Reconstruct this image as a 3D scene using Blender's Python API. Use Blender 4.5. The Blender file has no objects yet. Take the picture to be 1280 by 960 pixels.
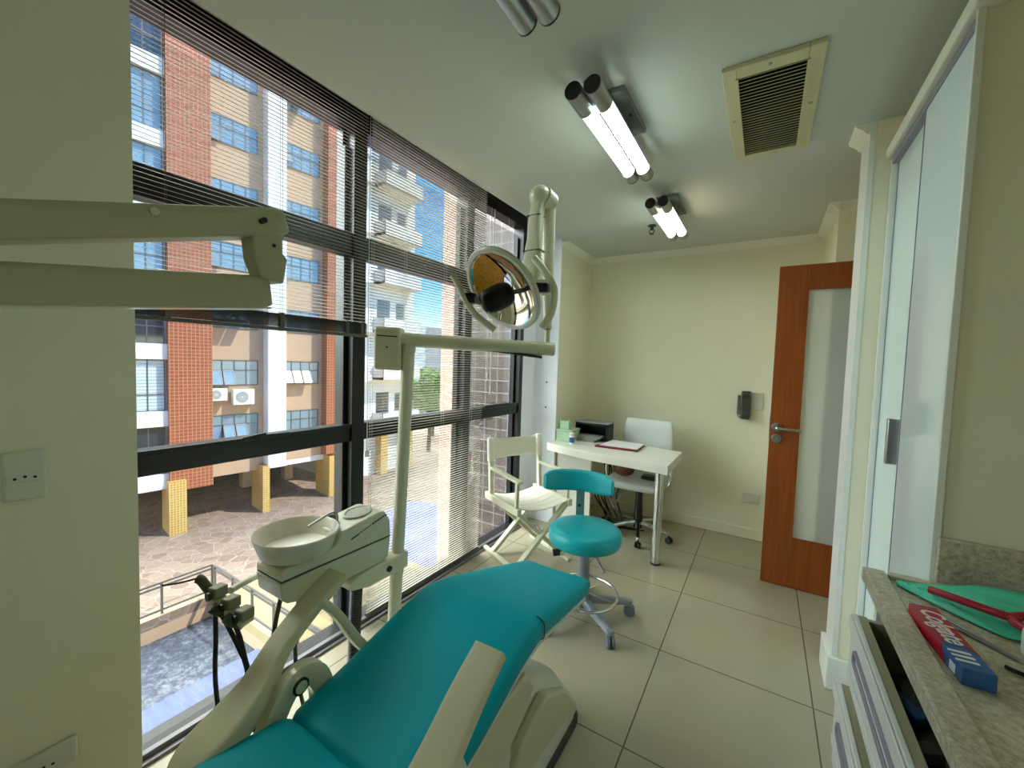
import bpy, bmesh, math, random
from mathutils import Vector as V, Matrix as Mx
random.seed(7)
PI = math.pi
scene = bpy.context.scene
C = scene.collection
WM = {}          # world matrix of every empty / object built here

# ------------------------------------------------------------------ materials
def lin(h):
    if isinstance(h, str):
        h = [int(h[i:i+2], 16)/255 for i in (0, 2, 4)]
        return tuple((c/12.92 if c <= .04045 else ((c+.055)/1.055)**2.4) for c in h)
    return tuple(h)
class NT:
    def __init__(s, name):
        s.m = bpy.data.materials.new(name); s.m.use_nodes = True
        s.t = s.m.node_tree; s.b = s.t.nodes['Principled BSDF']; s.out = s.t.nodes['Material Output']
    def n(s, typ, **kw):
        x = s.t.nodes.new(typ)
        for k, v in kw.items():
            if k in x.inputs: x.inputs[k].default_value = v
            else: setattr(x, k, v)
        return x
    def l(s, a, b): s.t.links.new(a, b)
    def co(s, scale=(1, 1, 1), loc=(0, 0, 0), rot=(0, 0, 0)):
        c = s.n('ShaderNodeTexCoord'); m = s.n('ShaderNodeMapping')
        m.inputs['Scale'].default_value = scale; m.inputs['Location'].default_value = loc; m.inputs['Rotation'].default_value = rot
        s.l(c.outputs['Object'], m.inputs['Vector']); return m.outputs['Vector']
    def ramp(s, fac, stops):
        r = s.n('ShaderNodeValToRGB'); e = r.color_ramp.elements
        while len(e) < len(stops): e.new(.5)
        for i, (p, c) in enumerate(stops): e[i].position = p; e[i].color = (*lin(c), 1)
        s.l(fac, r.inputs['Fac']); return r.outputs['Color']
    def bump(s, h, strength=.2, dist=.01):
        b = s.n('ShaderNodeBump', Strength=strength, Distance=dist); s.l(h, b.inputs['Height']); s.l(b.outputs['Normal'], s.b.inputs['Normal'])
def P(name, col, rough=.5, metal=0., var=.06, nscale=6., bump=0., bscale=60., spec=None, coat=0., emit=None, es=1.):
    t = NT(name); c = lin(col)
    t.b.inputs['Roughness'].default_value = rough; t.b.inputs['Metallic'].default_value = metal
    if spec is not None: t.b.inputs['Specular IOR Level'].default_value = spec
    if coat: t.b.inputs['Coat Weight'].default_value = coat; t.b.inputs['Coat Roughness'].default_value = .1
    v = t.co()
    nz = t.n('ShaderNodeTexNoise', Scale=nscale, Detail=3.); t.l(v, nz.inputs['Vector'])
    mx = t.n('ShaderNodeMix', data_type='RGBA'); t.l(nz.outputs['Fac'], mx.inputs[0])
    mx.inputs[6].default_value = (*[x*(1-var) for x in c], 1); mx.inputs[7].default_value = (*[min(1, x*(1+var)) for x in c], 1)
    t.l(mx.outputs[2], t.b.inputs['Base Color'])
    if bump:
        n2 = t.n('ShaderNodeTexNoise', Scale=bscale, Detail=2.); t.l(v, n2.inputs['Vector']); t.bump(n2.outputs['Fac'], bump, .005)
    if emit is not None:
        t.b.inputs['Emission Color'].default_value = (*lin(emit), 1); t.b.inputs['Emission Strength'].default_value = es
    return t.m
def tiles(name, c1, c2, cm, w, h, mortar, rot=(0, 0, 0), loc=(0, 0, 0), rough=.4, offset=0., var=.5, bump=.3, spec=.5):
    t = NT(name)
    if rot[0]:      # upright faces: rows follow the height, columns run along either wall direction
        tc = t.n('ShaderNodeTexCoord'); sp = t.n('ShaderNodeSeparateXYZ'); t.l(tc.outputs['Object'], sp.inputs[0])
        ad = t.n('ShaderNodeMath', operation='ADD'); t.l(sp.outputs['X'], ad.inputs[0]); t.l(sp.outputs['Y'], ad.inputs[1])
        cb = t.n('ShaderNodeCombineXYZ'); t.l(ad.outputs[0], cb.inputs['X']); t.l(sp.outputs['Z'], cb.inputs['Y']); v = cb.outputs[0]
    else: v = t.co(loc=loc, rot=rot)
    b = t.n('ShaderNodeTexBrick'); b.offset = offset; b.squash = 1.
    t.l(v, b.inputs['Vector'])
    for k, x in (('Scale', 1.), ('Brick Width', w), ('Row Height', h), ('Mortar Size', mortar), ('Mortar Smooth', .1), ('Bias', 0.)): b.inputs[k].default_value = x
    b.inputs['Color1'].default_value = (*lin(c1), 1); b.inputs['Color2'].default_value = (*lin(c2), 1); b.inputs['Mortar'].default_value = (*lin(cm), 1)
    nz = t.n('ShaderNodeTexNoise', Scale=3., Detail=4.); t.l(v, nz.inputs['Vector'])
    mx = t.n('ShaderNodeMix', data_type='RGBA', blend_type='OVERLAY'); mx.inputs[0].default_value = var*.3
    t.l(b.outputs['Color'], mx.inputs[6]); t.l(nz.outputs['Color'], mx.inputs[7]); t.l(mx.outputs[2], t.b.inputs['Base Color'])
    t.b.inputs['Roughness'].default_value = rough; t.b.inputs['Specular IOR Level'].default_value = spec
    iv = t.n('ShaderNodeMath', operation='SUBTRACT'); iv.inputs[0].default_value = 1.; t.l(b.outputs['Fac'], iv.inputs[1])
    t.bump(iv.outputs[0], bump, .003)
    return t.m
def glassmat(name, tint='ffffff', gloss=.08, rough=.0):
    t = NT(name); t.t.nodes.remove(t.b)
    a = t.n('ShaderNodeBsdfTransparent'); a.inputs['Color'].default_value = (*lin(tint), 1)
    g = t.n('ShaderNodeBsdfGlossy', Roughness=rough); f = t.n('ShaderNodeFresnel', IOR=1.45)
    mm = t.n('ShaderNodeMath', operation='MULTIPLY'); mm.inputs[1].default_value = gloss/.04*.5; t.l(f.outputs[0], mm.inputs[0])
    m = t.n('ShaderNodeMixShader'); t.l(mm.outputs[0], m.inputs[0]); t.l(a.outputs[0], m.inputs[1]); t.l(g.outputs[0], m.inputs[2])
    t.l(m.outputs[0], t.out.inputs['Surface']); return t.m
def frosted(name):
    t = NT(name); b = t.b
    b.inputs['Base Color'].default_value = (*lin('eef2ec'), 1); b.inputs['Roughness'].default_value = .38
    b.inputs['Transmission Weight'].default_value = .5; b.inputs['IOR'].default_value = 1.05; b.inputs['Specular IOR Level'].default_value = .5
    n = t.n('ShaderNodeTexNoise', Scale=300.); t.l(t.co(), n.inputs['Vector']); t.bump(n.outputs['Fac'], .08, .002); return t.m
def granite(name, c0, c1, c2, scale=70., rough=.35, stretch=(1, 1, 1)):
    t = NT(name); v = t.co(scale=stretch)
    n1 = t.n('ShaderNodeTexNoise', Scale=scale, Detail=5., Roughness=.75); t.l(v, n1.inputs['Vector'])
    n2 = t.n('ShaderNodeTexNoise', Scale=scale*.08, Detail=4.); t.l(v, n2.inputs['Vector'])
    ad = t.n('ShaderNodeMath', operation='MULTIPLY_ADD'); ad.inputs[1].default_value = .35; t.l(n2.outputs['Fac'], ad.inputs[0])
    sc = t.n('ShaderNodeMath', operation='MULTIPLY'); sc.inputs[1].default_value = .68; t.l(n1.outputs['Fac'], sc.inputs[0]); t.l(sc.outputs[0], ad.inputs[2])
    t.l(t.ramp(ad.outputs[0], [(.36, c0), (.5, c1), (.64, c2)]), t.b.inputs['Base Color'])
    t.b.inputs['Roughness'].default_value = rough; return t.m
def wood(name, c0, c1, rough=.35, stretch=(14, 14, .8)):
    t = NT(name); v = t.co(scale=stretch)
    n = t.n('ShaderNodeTexNoise', Scale=3., Detail=6., Roughness=.6, Distortion=.4); t.l(v, n.inputs['Vector'])
    t.l(t.ramp(n.outputs['Fac'], [(.3, c0), (.7, c1)]), t.b.inputs['Base Color']); t.b.inputs['Roughness'].default_value = rough
    return t.m
def flagstone(name):
    t = NT(name); v = t.co(scale=(2.2, 2.2, 2.2))
    vo = t.n('ShaderNodeTexVoronoi', feature='DISTANCE_TO_EDGE', Scale=1.); t.l(v, vo.inputs['Vector'])
    vc = t.n('ShaderNodeTexVoronoi', feature='F1', Scale=1.); t.l(v, vc.inputs['Vector'])
    sep = t.n('ShaderNodeSeparateColor'); t.l(vc.outputs['Color'], sep.inputs[0])
    cc = t.ramp(sep.outputs[0], [(.0, '84705f'), (.35, '8e7968'), (.7, '978270'), (1., '80695b')])
    nz = t.n('ShaderNodeTexNoise', Scale=5., Detail=4.); t.l(v, nz.inputs['Vector'])
    ov = t.n('ShaderNodeMix', data_type='RGBA', blend_type='OVERLAY'); ov.inputs[0].default_value = .35; t.l(cc, ov.inputs[6]); t.l(nz.outputs['Color'], ov.inputs[7])
    lt = t.n('ShaderNodeMath', operation='LESS_THAN'); lt.inputs[1].default_value = .022; t.l(vo.outputs['Distance'], lt.inputs[0])
    mx = t.n('ShaderNodeMix', data_type='RGBA'); t.l(lt.outputs[0], mx.inputs[0]); t.l(ov.outputs[2], mx.inputs[6]); mx.inputs[7].default_value = (*lin('ab9786'), 1)
    t.l(mx.outputs[2], t.b.inputs['Base Color']); t.b.inputs['Roughness'].default_value = .7; return t.m
def chromemat(name='chrome', col='d8dadb', rough=.12): return P(name, col, rough, 1., .02)

M = {}
M['wall'] = P('cream_paint', 'e5e1c8', .75, var=.03, bump=.05, bscale=180)
M['wallwhite'] = P('white_reveal_paint', 'f0f2fa', .7, var=.02)
M['ceiling'] = P('ceiling_paint', 'c6cac0', .8, var=.03, nscale=2)
M['cornice'] = P('cornice_white', 'e4e4d6', .6, var=.02)
M['trim'] = P('white_gloss_trim', 'e2e4de', .4, var=.02)
M['floor'] = tiles('porcelain_floor', 'aaa28b', 'ada58e', '5f5846', .6155, .6155, .0028, loc=(.37, -1.455+.6155*3, 0), rough=.22, var=.35, bump=.15, spec=.45)
M['black'] = P('black_aluminium', '0b0b0d', .35, var=.1)
M['greyalu'] = P('grey_aluminium', '77757a', .4, .4, .05)
M['pane'] = glassmat('window_glass', 'f4f8f6', .035)
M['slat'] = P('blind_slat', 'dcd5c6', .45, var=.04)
M['slatdark'] = P('blind_rail', '5a574b', .6, var=.05)
M['cord'] = P('white_cord', 'd9d8d0', .6)
M['armolive'] = P('olive_cream_enamel', 'b4b596', .4, var=.03)  # greyer olive tone of the cream enamel, even all over
M['cream'] = P('cream_enamel', 'd3d2b8', .32, var=.03, coat=.2)
M['cream2'] = P('cream_plastic', 'cfcbab', .38, var=.03)
M['ivory'] = P('ivory_shell', 'd9d8c6', .3, var=.02, coat=.3)
M['ceramic'] = P('glazed_ceramic', 'dcd6c6', .35, var=.02, coat=.08)
M['teal'] = P('teal_vinyl', '009cac', .42, var=.06, nscale=3, bump=.08, bscale=220, spec=.1)
M['teal2'] = P('turquoise_vinyl', '00a8b4', .36, var=.05, nscale=3, bump=.06, bscale=220, spec=.45)
M['greypl'] = P('grey_plastic', '8b8f96', .4, var=.04)
M['darkpl'] = P('dark_rubber', '2a2b2a', .5, var=.1)
M['blackpl'] = P('black_plastic', '0d0c0c', .3, var=.1)
M['chrome'] = chromemat()
M['steel'] = P('brushed_steel', 'a9aaa8', .3, 1., .04)
M['mirror'] = P('polished_reflector', 'e8e4da', .04, 1., .01)
M['amber'] = P('amber_facets', 'd0901c', .3, .3, .55, nscale=110, bump=.6, bscale=120)
M['white'] = P('white_laminate', 'e2e0d6', .3, var=.015)
M['whitevinyl'] = P('white_vinyl', 'cfd6d0', .4, var=.02, bump=.05)
M['canvas'] = P('cream_canvas', 'ece8da', .85, var=.03, bump=.15, bscale=300)
M['whitewood'] = P('white_painted_wood', 'd8d9c0', .42, var=.03)
M['wood'] = wood('cherry_veneer', '7f3c10', '98501a')
M['frost'] = frosted('frosted_glass')
M['whiteglass'] = P('back_painted_glass', 'e4f8fa', .06, var=.01, coat=.6)
M['lilac'] = P('grey_lilac_seal', '8c8594', .4)
M['granite'] = granite('counter_granite', '857c68', 'b6ad96', 'd8d0ba', 95, .3, (1, 1, 1))
M['granite2'] = granite('plaza_granite', '262b36', '434a57', '74787e', 6., .5)
M['ledge'] = granite('ledge_marble', '4a5272', '545d80', '626b90', 2.5, .4, (.4, 2.2, 1))
M['flag'] = flagstone('flagstone')
M['sand'] = P('sand_paving', 'a8966c', .8, var=.15, nscale=2)
M['plaster'] = P('beige_plaster', 'c3a486', .85, var=.06, nscale=1.5)
M['extwhite'] = P('white_facade_paint', 'e6e4e0', .8, var=.03)
M['orange'] = tiles('orange_mosaic', 'a4552f', '984a27', 'b68a6a', .155, .155, .014, rot=(PI/2, 0, 0), rough=.45, var=.6, bump=.2)
M['yellow'] = tiles('yellow_mosaic', 'cf9c34', 'bd8a28', 'd9c48c', .11, .11, .015, rot=(PI/2, 0, 0), rough=.45, var=.4, bump=.2)
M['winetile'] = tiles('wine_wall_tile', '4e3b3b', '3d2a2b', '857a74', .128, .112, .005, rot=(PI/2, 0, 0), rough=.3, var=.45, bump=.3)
M['winetile_skylit'] = tiles('wine_wall_tile_skylit', 'c49a8c', 'b88c80', 'd8c4b8', .128, .112, .008, rot=(PI/2, 0, 0), rough=.4, var=.6, bump=.2)  # same tile wall, its brighter sky light put into the colour
M['extglass'] = P('facade_glass', '7f98a6', .08, .0, .25, nscale=1.3, spec=.9)
M['extglass2'] = P('facade_glass_dark', '343c46', .06, .0, .3, nscale=2, spec=.9)
M['alu'] = P('anodised_frame', '6b6d6a', .4, .5)
M['shutter'] = tiles('shutter_slats', 'c9d6d8', 'd3dedf', '7d8f92', 30., .14, .012, rot=(PI/2, 0, 0), rough=.5, var=.1)
M['acw'] = P('ac_casing', 'e8e7e2', .5, var=.02)
M['acg'] = P('ac_grille', '8f9290', .5, var=.1)
M['rail'] = P('painted_railing', '6b6660', .5, .3)
M['leaf'] = P('tree_leaf', '5f8a35', .6, var=.4, nscale=2)
M['bark'] = P('bark', '5c4632', .9, var=.2)
M['farbld'] = P('far_facade', '8f96a6', .8, var=.08, nscale=.3)
M['bluecanvas'] = P('blue_canvas', '5560c8', .7, var=.05)
M['mint'] = P('mint_plastic', 'b9d8b8', .4, var=.03)
M['red'] = P('maroon_leatherette', '6a1020', .5, var=.08)
M['redh'] = P('crimson_plastic', 'a0142c', .3, var=.05)
M['paper'] = P('white_paper', 'e8e6ea', .8, var=.01)
M['papers'] = P('stacked_papers', '8d8f86', .8, var=.3, nscale=40)
M['greenbag'] = P('green_pouch', '4cc9a4', .35, var=.2, nscale=9, bump=.4, bscale=18)
M['boxred'] = P('carton_red', 'b3122c', .3, var=.05)
M['boxblue'] = P('carton_blue', '2b5d9c', .3, var=.5, nscale=25)
M['boxwhite'] = P('carton_white', 'e8e8ea', .4)
M['brownbag'] = P('brown_leather', '6b3620', .45, var=.25)
M['olivew'] = P('beige_white_drawer', 'e8e8e6', .4, var=.02)
M['drawerin'] = P('drawer_edge', 'a7a488', .5, var=.04)
M['darkin'] = P('drawer_lining', '4a4c48', .35, var=.1)
M['tube_on'] = P('lit_tube', 'ffffff', .3, emit='e4fff2', es=6.5)
M['tube_warm'] = P('lit_tube_warm', 'ffffff', .3, emit='fff0d0', es=6.5)
M['tube_off'] = P('unlit_tube', 'd8dcd8', .25)
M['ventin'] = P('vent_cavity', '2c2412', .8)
M['vent'] = P('vent_cream', 'cdc6a0', .45, var=.03)
M['outlet'] = P('outlet_plate', 'd3d4c4', .35, var=.02)
M['bluecap'] = P('tube_blue', '3c5f9a', .4)
M['cable'] = P('black_cable', '141414', .5)

# ------------------------------------------------------------------ mesh helpers
def nb(): return bmesh.new()
def quadstrip(bm, rings, closed=True, cap=True, smooth=True, mi=0):
    vr = [[bm.verts.new(p) for p in r] for r in rings]; n = len(vr[0])
    for a, b in zip(vr[:-1], vr[1:]):
        for i in range(n if closed else n-1):
            f = bm.faces.new((a[i], a[(i+1) % n], b[(i+1) % n], b[i])); f.smooth = smooth; f.material_index = mi
    if cap and closed:
        f = bm.faces.new(list(reversed(vr[0]))); f.material_index = mi; f = bm.faces.new(vr[-1]); f.material_index = mi
    return vr
def box(bm, x0, x1, y0, y1, z0, z1, mi=0):
    return obox(bm, ((x0+x1)/2, (y0+y1)/2, (z0+z1)/2), (abs(x1-x0)/2, 0, 0), (0, abs(y1-y0)/2, 0), (0, 0, abs(z1-z0)/2), mi)
def obox(bm, c, ax, ay, az, mi=0):
    c, ax, ay, az = V(c), V(ax), V(ay), V(az)
    vs = [bm.verts.new(c+sx*ax+sy*ay+sz*az) for sz in (-1, 1) for sx, sy in ((-1, -1), (1, -1), (1, 1), (-1, 1))]
    for q in ((3, 2, 1, 0), (4, 5, 6, 7), (0, 1, 5, 4), (1, 2, 6, 5), (2, 3, 7, 6), (3, 0, 4, 7)):
        f = bm.faces.new([vs[i] for i in q]); f.material_index = mi
    return bm
def beam(bm, p0, p1, w, h, up=(0, 0, 1), mi=0):
    p0, p1, up = V(p0), V(p1), V(up); d = p1-p0; L = d.length; d.normalize()
    s = d.cross(up).normalized(); u = s.cross(d)
    return obox(bm, (p0+p1)/2, d*L/2, s*w/2, u*h/2, mi)
def frame_of(d):
    d = V(d).normalized(); a = V((0, 0, 1)) if abs(d.z) < .9 else V((1, 0, 0))
    s = d.cross(a).normalized(); return d, s, s.cross(d)
def cyl(bm, p0, p1, r0, r1=None, n=16, cap=True, mi=0):
    p0, p1 = V(p0), V(p1); r1 = r0 if r1 is None else r1; d, s, u = frame_of(p1-p0)
    rr = [[p+r*(math.cos(2*PI*i/n)*s+math.sin(2*PI*i/n)*u) for i in range(n)] for p, r in ((p0, r0), (p1, r1))]
    quadstrip(bm, rr, cap=cap, mi=mi); return bm
def spline(pts, k=6):
    pts = [V(p) for p in pts]; out = []
    for i in range(len(pts)-1):
        p0 = pts[max(i-1, 0)]; p1 = pts[i]; p2 = pts[i+1]; p3 = pts[min(i+2, len(pts)-1)]
        for j in range(k):
            t = j/k; out.append(.5*((2*p1)+(-p0+p2)*t+(2*p0-5*p1+4*p2-p3)*t*t+(-p0+3*p1-3*p2+p3)*t**3))
    out.append(pts[-1]); return out
def tube(bm, pts, r, n=10, k=6, mi=0, rs=None):
    ps = spline(pts, k) if k > 1 else [V(p) for p in pts]; rings = []
    d, s, u = frame_of(ps[1]-ps[0])
    for i, p in enumerate(ps):
        t = (ps[min(i+1, len(ps)-1)]-ps[max(i-1, 0)]).normalized()
        s = (s-t*s.dot(t)).normalized(); u = t.cross(s)
        rad = r if rs is None else rs[0]+(rs[1]-rs[0])*i/(len(ps)-1)
        rings.append([p+rad*(math.cos(2*PI*j/n)*s+math.sin(2*PI*j/n)*u) for j in range(n)])
    quadstrip(bm, rings, mi=mi); return bm
def lathe(bm, prof, c=(0, 0, 0), n=32, axis=(0, 0, 1), sx=1., sy=1., mi=0, cap=True):
    d, s, u = frame_of(axis) if tuple(axis) != (0, 0, 1) else (V((0, 0, 1)), V((1, 0, 0)), V((0, 1, 0)))
    c = V(c)
    quadstrip(bm, [[c+d*z+r*(sx*math.cos(2*PI*i/n)*s+sy*math.sin(2*PI*i/n)*u) for i in range(n)] for r, z in prof], mi=mi, cap=cap); return bm
def sphere(bm, c, r, n=16, sc=(1, 1, 1), mi=0):
    c = V(c); rings = []
    for k in range(1, n//2):
        a = PI*k/(n//2); rings.append([c+V((sc[0]*r*math.sin(a)*math.cos(2*PI*i/n), sc[1]*r*math.sin(a)*math.sin(2*PI*i/n), -sc[2]*r*math.cos(a))) for i in range(n)])
    quadstrip(bm, rings, mi=mi); return bm
def prism(bm, pts, vec, mi=0):
    vec = V(vec); a = [V(p) for p in pts]
    vr = quadstrip(bm, [a, [p+vec for p in a]], smooth=False, mi=mi); return bm
def sq(cx, cz, hw, hh, p=4., n=28, y=0.):
    o = []
    for i in range(n):
        t = 2*PI*i/n; c, s = math.cos(t), math.sin(t)
        o.append(V((cx+hw*math.copysign(abs(c)**(2/p), c), y, cz+hh*math.copysign(abs(s)**(2/p), s))))
    return o
def cushion(bm, st, rend=.04, p=5., n=32, sag=0.):
    """st: list of (y, centre x, top z, width, thickness) running along y, ends rounded"""
    full = []
    for i, (y, cx, zt, w, t) in enumerate(st): full.append((y, cx, zt-t/2, w/2, t/2))
    ends = []
    y0, cx, cz, hw, hh = full[0]; y1, cx1, cz1, hw1, hh1 = full[-1]
    A = [(y0-rend*math.sin(a), cx, cz, hw-rend*(1-math.cos(a)), hh-min(rend, hh*.9)*(1-math.cos(a))) for a in (PI/2, PI/2.6, PI/4, PI/8)]
    B = [(y1+rend*math.sin(a), cx1, cz1, hw1-rend*(1-math.cos(a)), hh1-min(rend, hh1*.9)*(1-math.cos(a))) for a in (PI/8, PI/4, PI/2.6, PI/2)]
    rings = []
    for (y, cx, cz, hw, hh) in A+full+B:
        r = sq(cx, cz, hw, hh, p, n, y)
        if sag:
            for q in r:
                if q.z > cz: q.z -= sag*max(0, 1-((q.x-cx)/max(hw, 1e-4))**2)
        rings.append(r)
    quadstrip(bm, rings)
    return bm
def interp(st, k=5):
    """smooth the stations"""
    pts = [V(s[:3]) for s in st]; out = []
    a = spline([V(s[:3]) for s in st], k); b = spline([V((s[3], s[4], 0)) for s in st], k)
    return [(p.x, p.y, p.z, q.x, q.y) for p, q in zip(a, b)]

def wmat(parent): return WM[parent.name] if parent is not None else Mx.Identity(4)
def obj(name, bm, mats, parent=None, world=True, bevel=0., seg=2, sharp=40, subsurf=0, label=None, kind=None):
    """one mesh object; world=True: coordinates are scene coordinates, else the parent's own frame"""
    bmesh.ops.recalc_face_normals(bm, faces=bm.faces)
    me = bpy.data.meshes.new(name); bm.to_mesh(me); bm.free()
    if not isinstance(mats, (list, tuple)): mats = [mats]
    for m in mats: me.materials.append(m)
    for p in me.polygons: p.use_smooth = True
    me.set_sharp_from_angle(angle=math.radians(sharp))
    o = bpy.data.objects.new(name, me); C.objects.link(o)
    if parent is not None:
        o.parent = parent
        if world: me.transform(wmat(parent).inverted())
        WM[o.name] = wmat(parent).copy()
    else: WM[o.name] = Mx.Identity(4)
    if bevel:
        b = o.modifiers.new('bevel', 'BEVEL'); b.width = bevel; b.segments = seg; b.limit_method = 'ANGLE'; b.angle_limit = math.radians(35); b.use_clamp_overlap = True
    if subsurf:
        s = o.modifiers.new('subdivision', 'SUBSURF'); s.levels = s.render_levels = subsurf
    if label: o['label'] = label
    if kind: o['kind'] = kind
    return o
def objs(name, bm, mats, parent=None, **kw):
    """like obj(), but every separate piece of the mesh becomes a part of its own"""
    bm.verts.ensure_lookup_table(); bm.verts.index_update(); seen = set(); out = []
    for v0 in bm.verts:
        if v0.index in seen: continue
        st = [v0]; seen.add(v0.index); isl = []
        while st:
            v = st.pop(); isl.append(v)
            for e in v.link_edges:
                w = e.other_vert(v)
                if w.index not in seen: seen.add(w.index); st.append(w)
        nbm = bmesh.new(); mp = {v: nbm.verts.new(v.co) for v in isl}; fs = {f for v in isl for f in v.link_faces}
        for f in sorted(fs, key=lambda f: f.index):
            g = nbm.faces.new([mp[v] for v in f.verts]); g.smooth = f.smooth; g.material_index = f.material_index
        out.append(obj(name, nbm, mats, parent, **kw))
    bm.free(); return out
def rebase(o, loc):
    """move a parentless mesh's origin to loc without moving the mesh"""
    o.data.transform(Mx.Translation(-V(loc))); o.location = loc; WM[o.name] = Mx.Translation(V(loc)); return o
def thing(name, label, cat, loc=(0, 0, 0), rz=0., group=None):
    o = bpy.data.objects.new(name, None); C.objects.link(o); o.location = loc; o.rotation_euler = (0, 0, rz); o.empty_display_size = .05
    WM[o.name] = Mx.Translation(V(loc)) @ Mx.Rotation(rz, 4, 'Z')
    tag(o, label, cat, group); return o
def tag(o, label, cat, group=None, kind=None):
    o['label'] = label; o['category'] = cat
    if group: o['group'] = group
    if kind: o['kind'] = kind
    return o
def struct(name, bm, m, **kw): return obj(name, bm, m, kind='structure', **kw)
def sroot(name, loc=(0, 0, 0)):
    o = bpy.data.objects.new(name, None); C.objects.link(o); o.location = loc; WM[o.name] = Mx.Translation(V(loc)); o['kind'] = 'structure'; return o
def dup(root, loc, rz=None, label=None, group=None):
    r = root.copy(); C.objects.link(r); r.location = loc
    if rz is not None: r.rotation_euler = (0, 0, rz)
    WM[r.name] = Mx.Translation(V(loc)) @ Mx.Rotation(r.rotation_euler.z, 4, 'Z')
    if label: r['label'] = label
    if group: r['group'] = group
    for ch in list(root.children):
        c = ch.copy(); C.objects.link(c); c.parent = r
        for g in ch.children:
            d = g.copy(); C.objects.link(d); d.parent = c
    return r
def bxo(name, b, m, parent=None, **kw): return obj(name, box(nb(), *b), m, parent, **kw)

# ------------------------------------------------------------------ camera (1280x960, 510.4 px focal length)
Rr = [V((0.849401203945263, 0.5268286454591896, 0.031131544452106717)), V((0.053918601798376216, -0.027949213443075396, -0.998154109267713)), V((-0.5249860751643286, 0.8495118714835885, -0.05214595949836333))]
cam = bpy.data.cameras.new('camera'); co = bpy.data.objects.new('camera', cam); C.objects.link(co)
cam.sensor_fit = 'HORIZONTAL'; cam.sensor_width = 36.; cam.lens = 510.38/1280*36; cam.clip_start = .02; cam.clip_end = 400
m = Mx.Identity(4)
for i in range(3): m[i][0] = Rr[0][i]; m[i][1] = -Rr[1][i]; m[i][2] = -Rr[2][i]
m[0][3], m[1][3], m[2][3] = 0, 0, 1.40
co.matrix_world = m; scene.camera = co

# ------------------------------------------------------------------ room shell
H = 2.44; YB = 3.892; XR = .87; XW = -1.745; YR = -3.0
struct('floor', box(nb(), XW, 1.3, YR-.1, YB+.1, -.25, 0), M['floor'])
struct('ceiling', box(nb(), -1.5, 1.3, YR-.1, YB+.1, H, H+.12), M['ceiling'])
struct('ceiling_slot', box(nb(), -1.9, -1.45, YR-.1, YB+.1, 2.72, 2.85), M['ceiling'])
b = nb(); box(b, -2.0, -1.52, -.85, .424, -.25, 2.75); struct('wall_left', b, M['wall'])
b = nb(); box(b, -2.0, -1.52, YR-.1, -2.25, -.25, 2.75); struct('wall_left_rear', b, M['wall'])
b = nb(); box(b, -2.0, -1.52, 3.204, YB+.1, -.25, 2.75)
struct('pillar_left', b, M['wall'])
b = nb(); box(b, -1.88, -1.5215, 3.199, 3.2045, -.2, 2.75); box(b, -1.88, XW-.004, 2.99, 3.2, -.2, 2.75)
struct('window_reveal', b, M['wallwhite'])
struct('wall_back', box(nb(), -2.0, 1.3, YB, YB+.15, -.25, 2.75), M['wall'])
struct('wall_rear', box(nb(), -2.0, 1.3, YR-.15, YR, -.25, 2.75), M['wall'])
b = nb(); box(b, XR, XR+.12, YR, 1.46, -.1, H); struct('wall_right', b, M['wall'])
b = nb(); box(b, .397, .868, 1.441, 1.452, 0, H); struct('wall_cabinet_side', b, M['wall'])
b = nb(); box(b, .322, 1.1, 2.25, 2.42, 0, H); struct('pillar_right', b, M['wall'])
b = nb(); box(b, .317, .336, 2.2475, 2.431, .0, H); struct('trim_pillar_corner', b, M['trim'])
b = nb(); box(b, .335, 1.3, 3.235, YB+.05, 0, H); struct('wall_niche', b, M['wall'])
b = nb(); box(b, 1.0, 1.12, 2.42, 3.235, 0, H); struct('wall_niche_side', b, M['wall'])
# cornices
def cornice(name, p0, p1, inward):
    p0, p1, w = V(p0), V(p1), V(inward); prof = [(0, 0), (.055, 0), (.05, -.012), (.03, -.025), (.015, -.045), (0, -.05)]
    bm = nb(); quadstrip(bm, [[p+w*a+V((0, 0, z)) for a, z in prof] for p in (p0, p1)], smooth=False); return struct(name, bm, M['cornice'])
cornice('trim_cornice_back', (-1.52, YB, H), (.335, YB, H), (0, -1, 0))
cornice('trim_cornice_left', (-1.52, 3.204, H), (-1.52, YB, H), (1, 0, 0))
cornice('trim_cornice_niche', (.335, 3.18, H), (.335, YB, H), (-1, 0, 0))
cornice('trim_cornice_niche_front', (.28, 3.235, H), (1.0, 3.235, H), (0, -1, 0))
cornice('trim_cornice_pillar', (.322, 2.25, H), (.322, 2.42, H), (-1, 0, 0))
# baseboards
def base(name, x0, x1, y0, y1, h=.09):
    b = nb(); box(b, x0, x1, y0, y1, 0, h); return struct(name, b, M['wall'], bevel=.004)
base('baseboard_back', -1.52, .335, YB-.012, YB); base('baseboard_left', -1.52, -1.508, 3.204, YB)
b = nb(); box(b, .298, .40, 2.234, 2.25, 0, .15); box(b, .298, .322, 2.25, 2.44, 0, .15)
struct('baseboard_pillar', b, M['trim'], bevel=.006)

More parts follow.
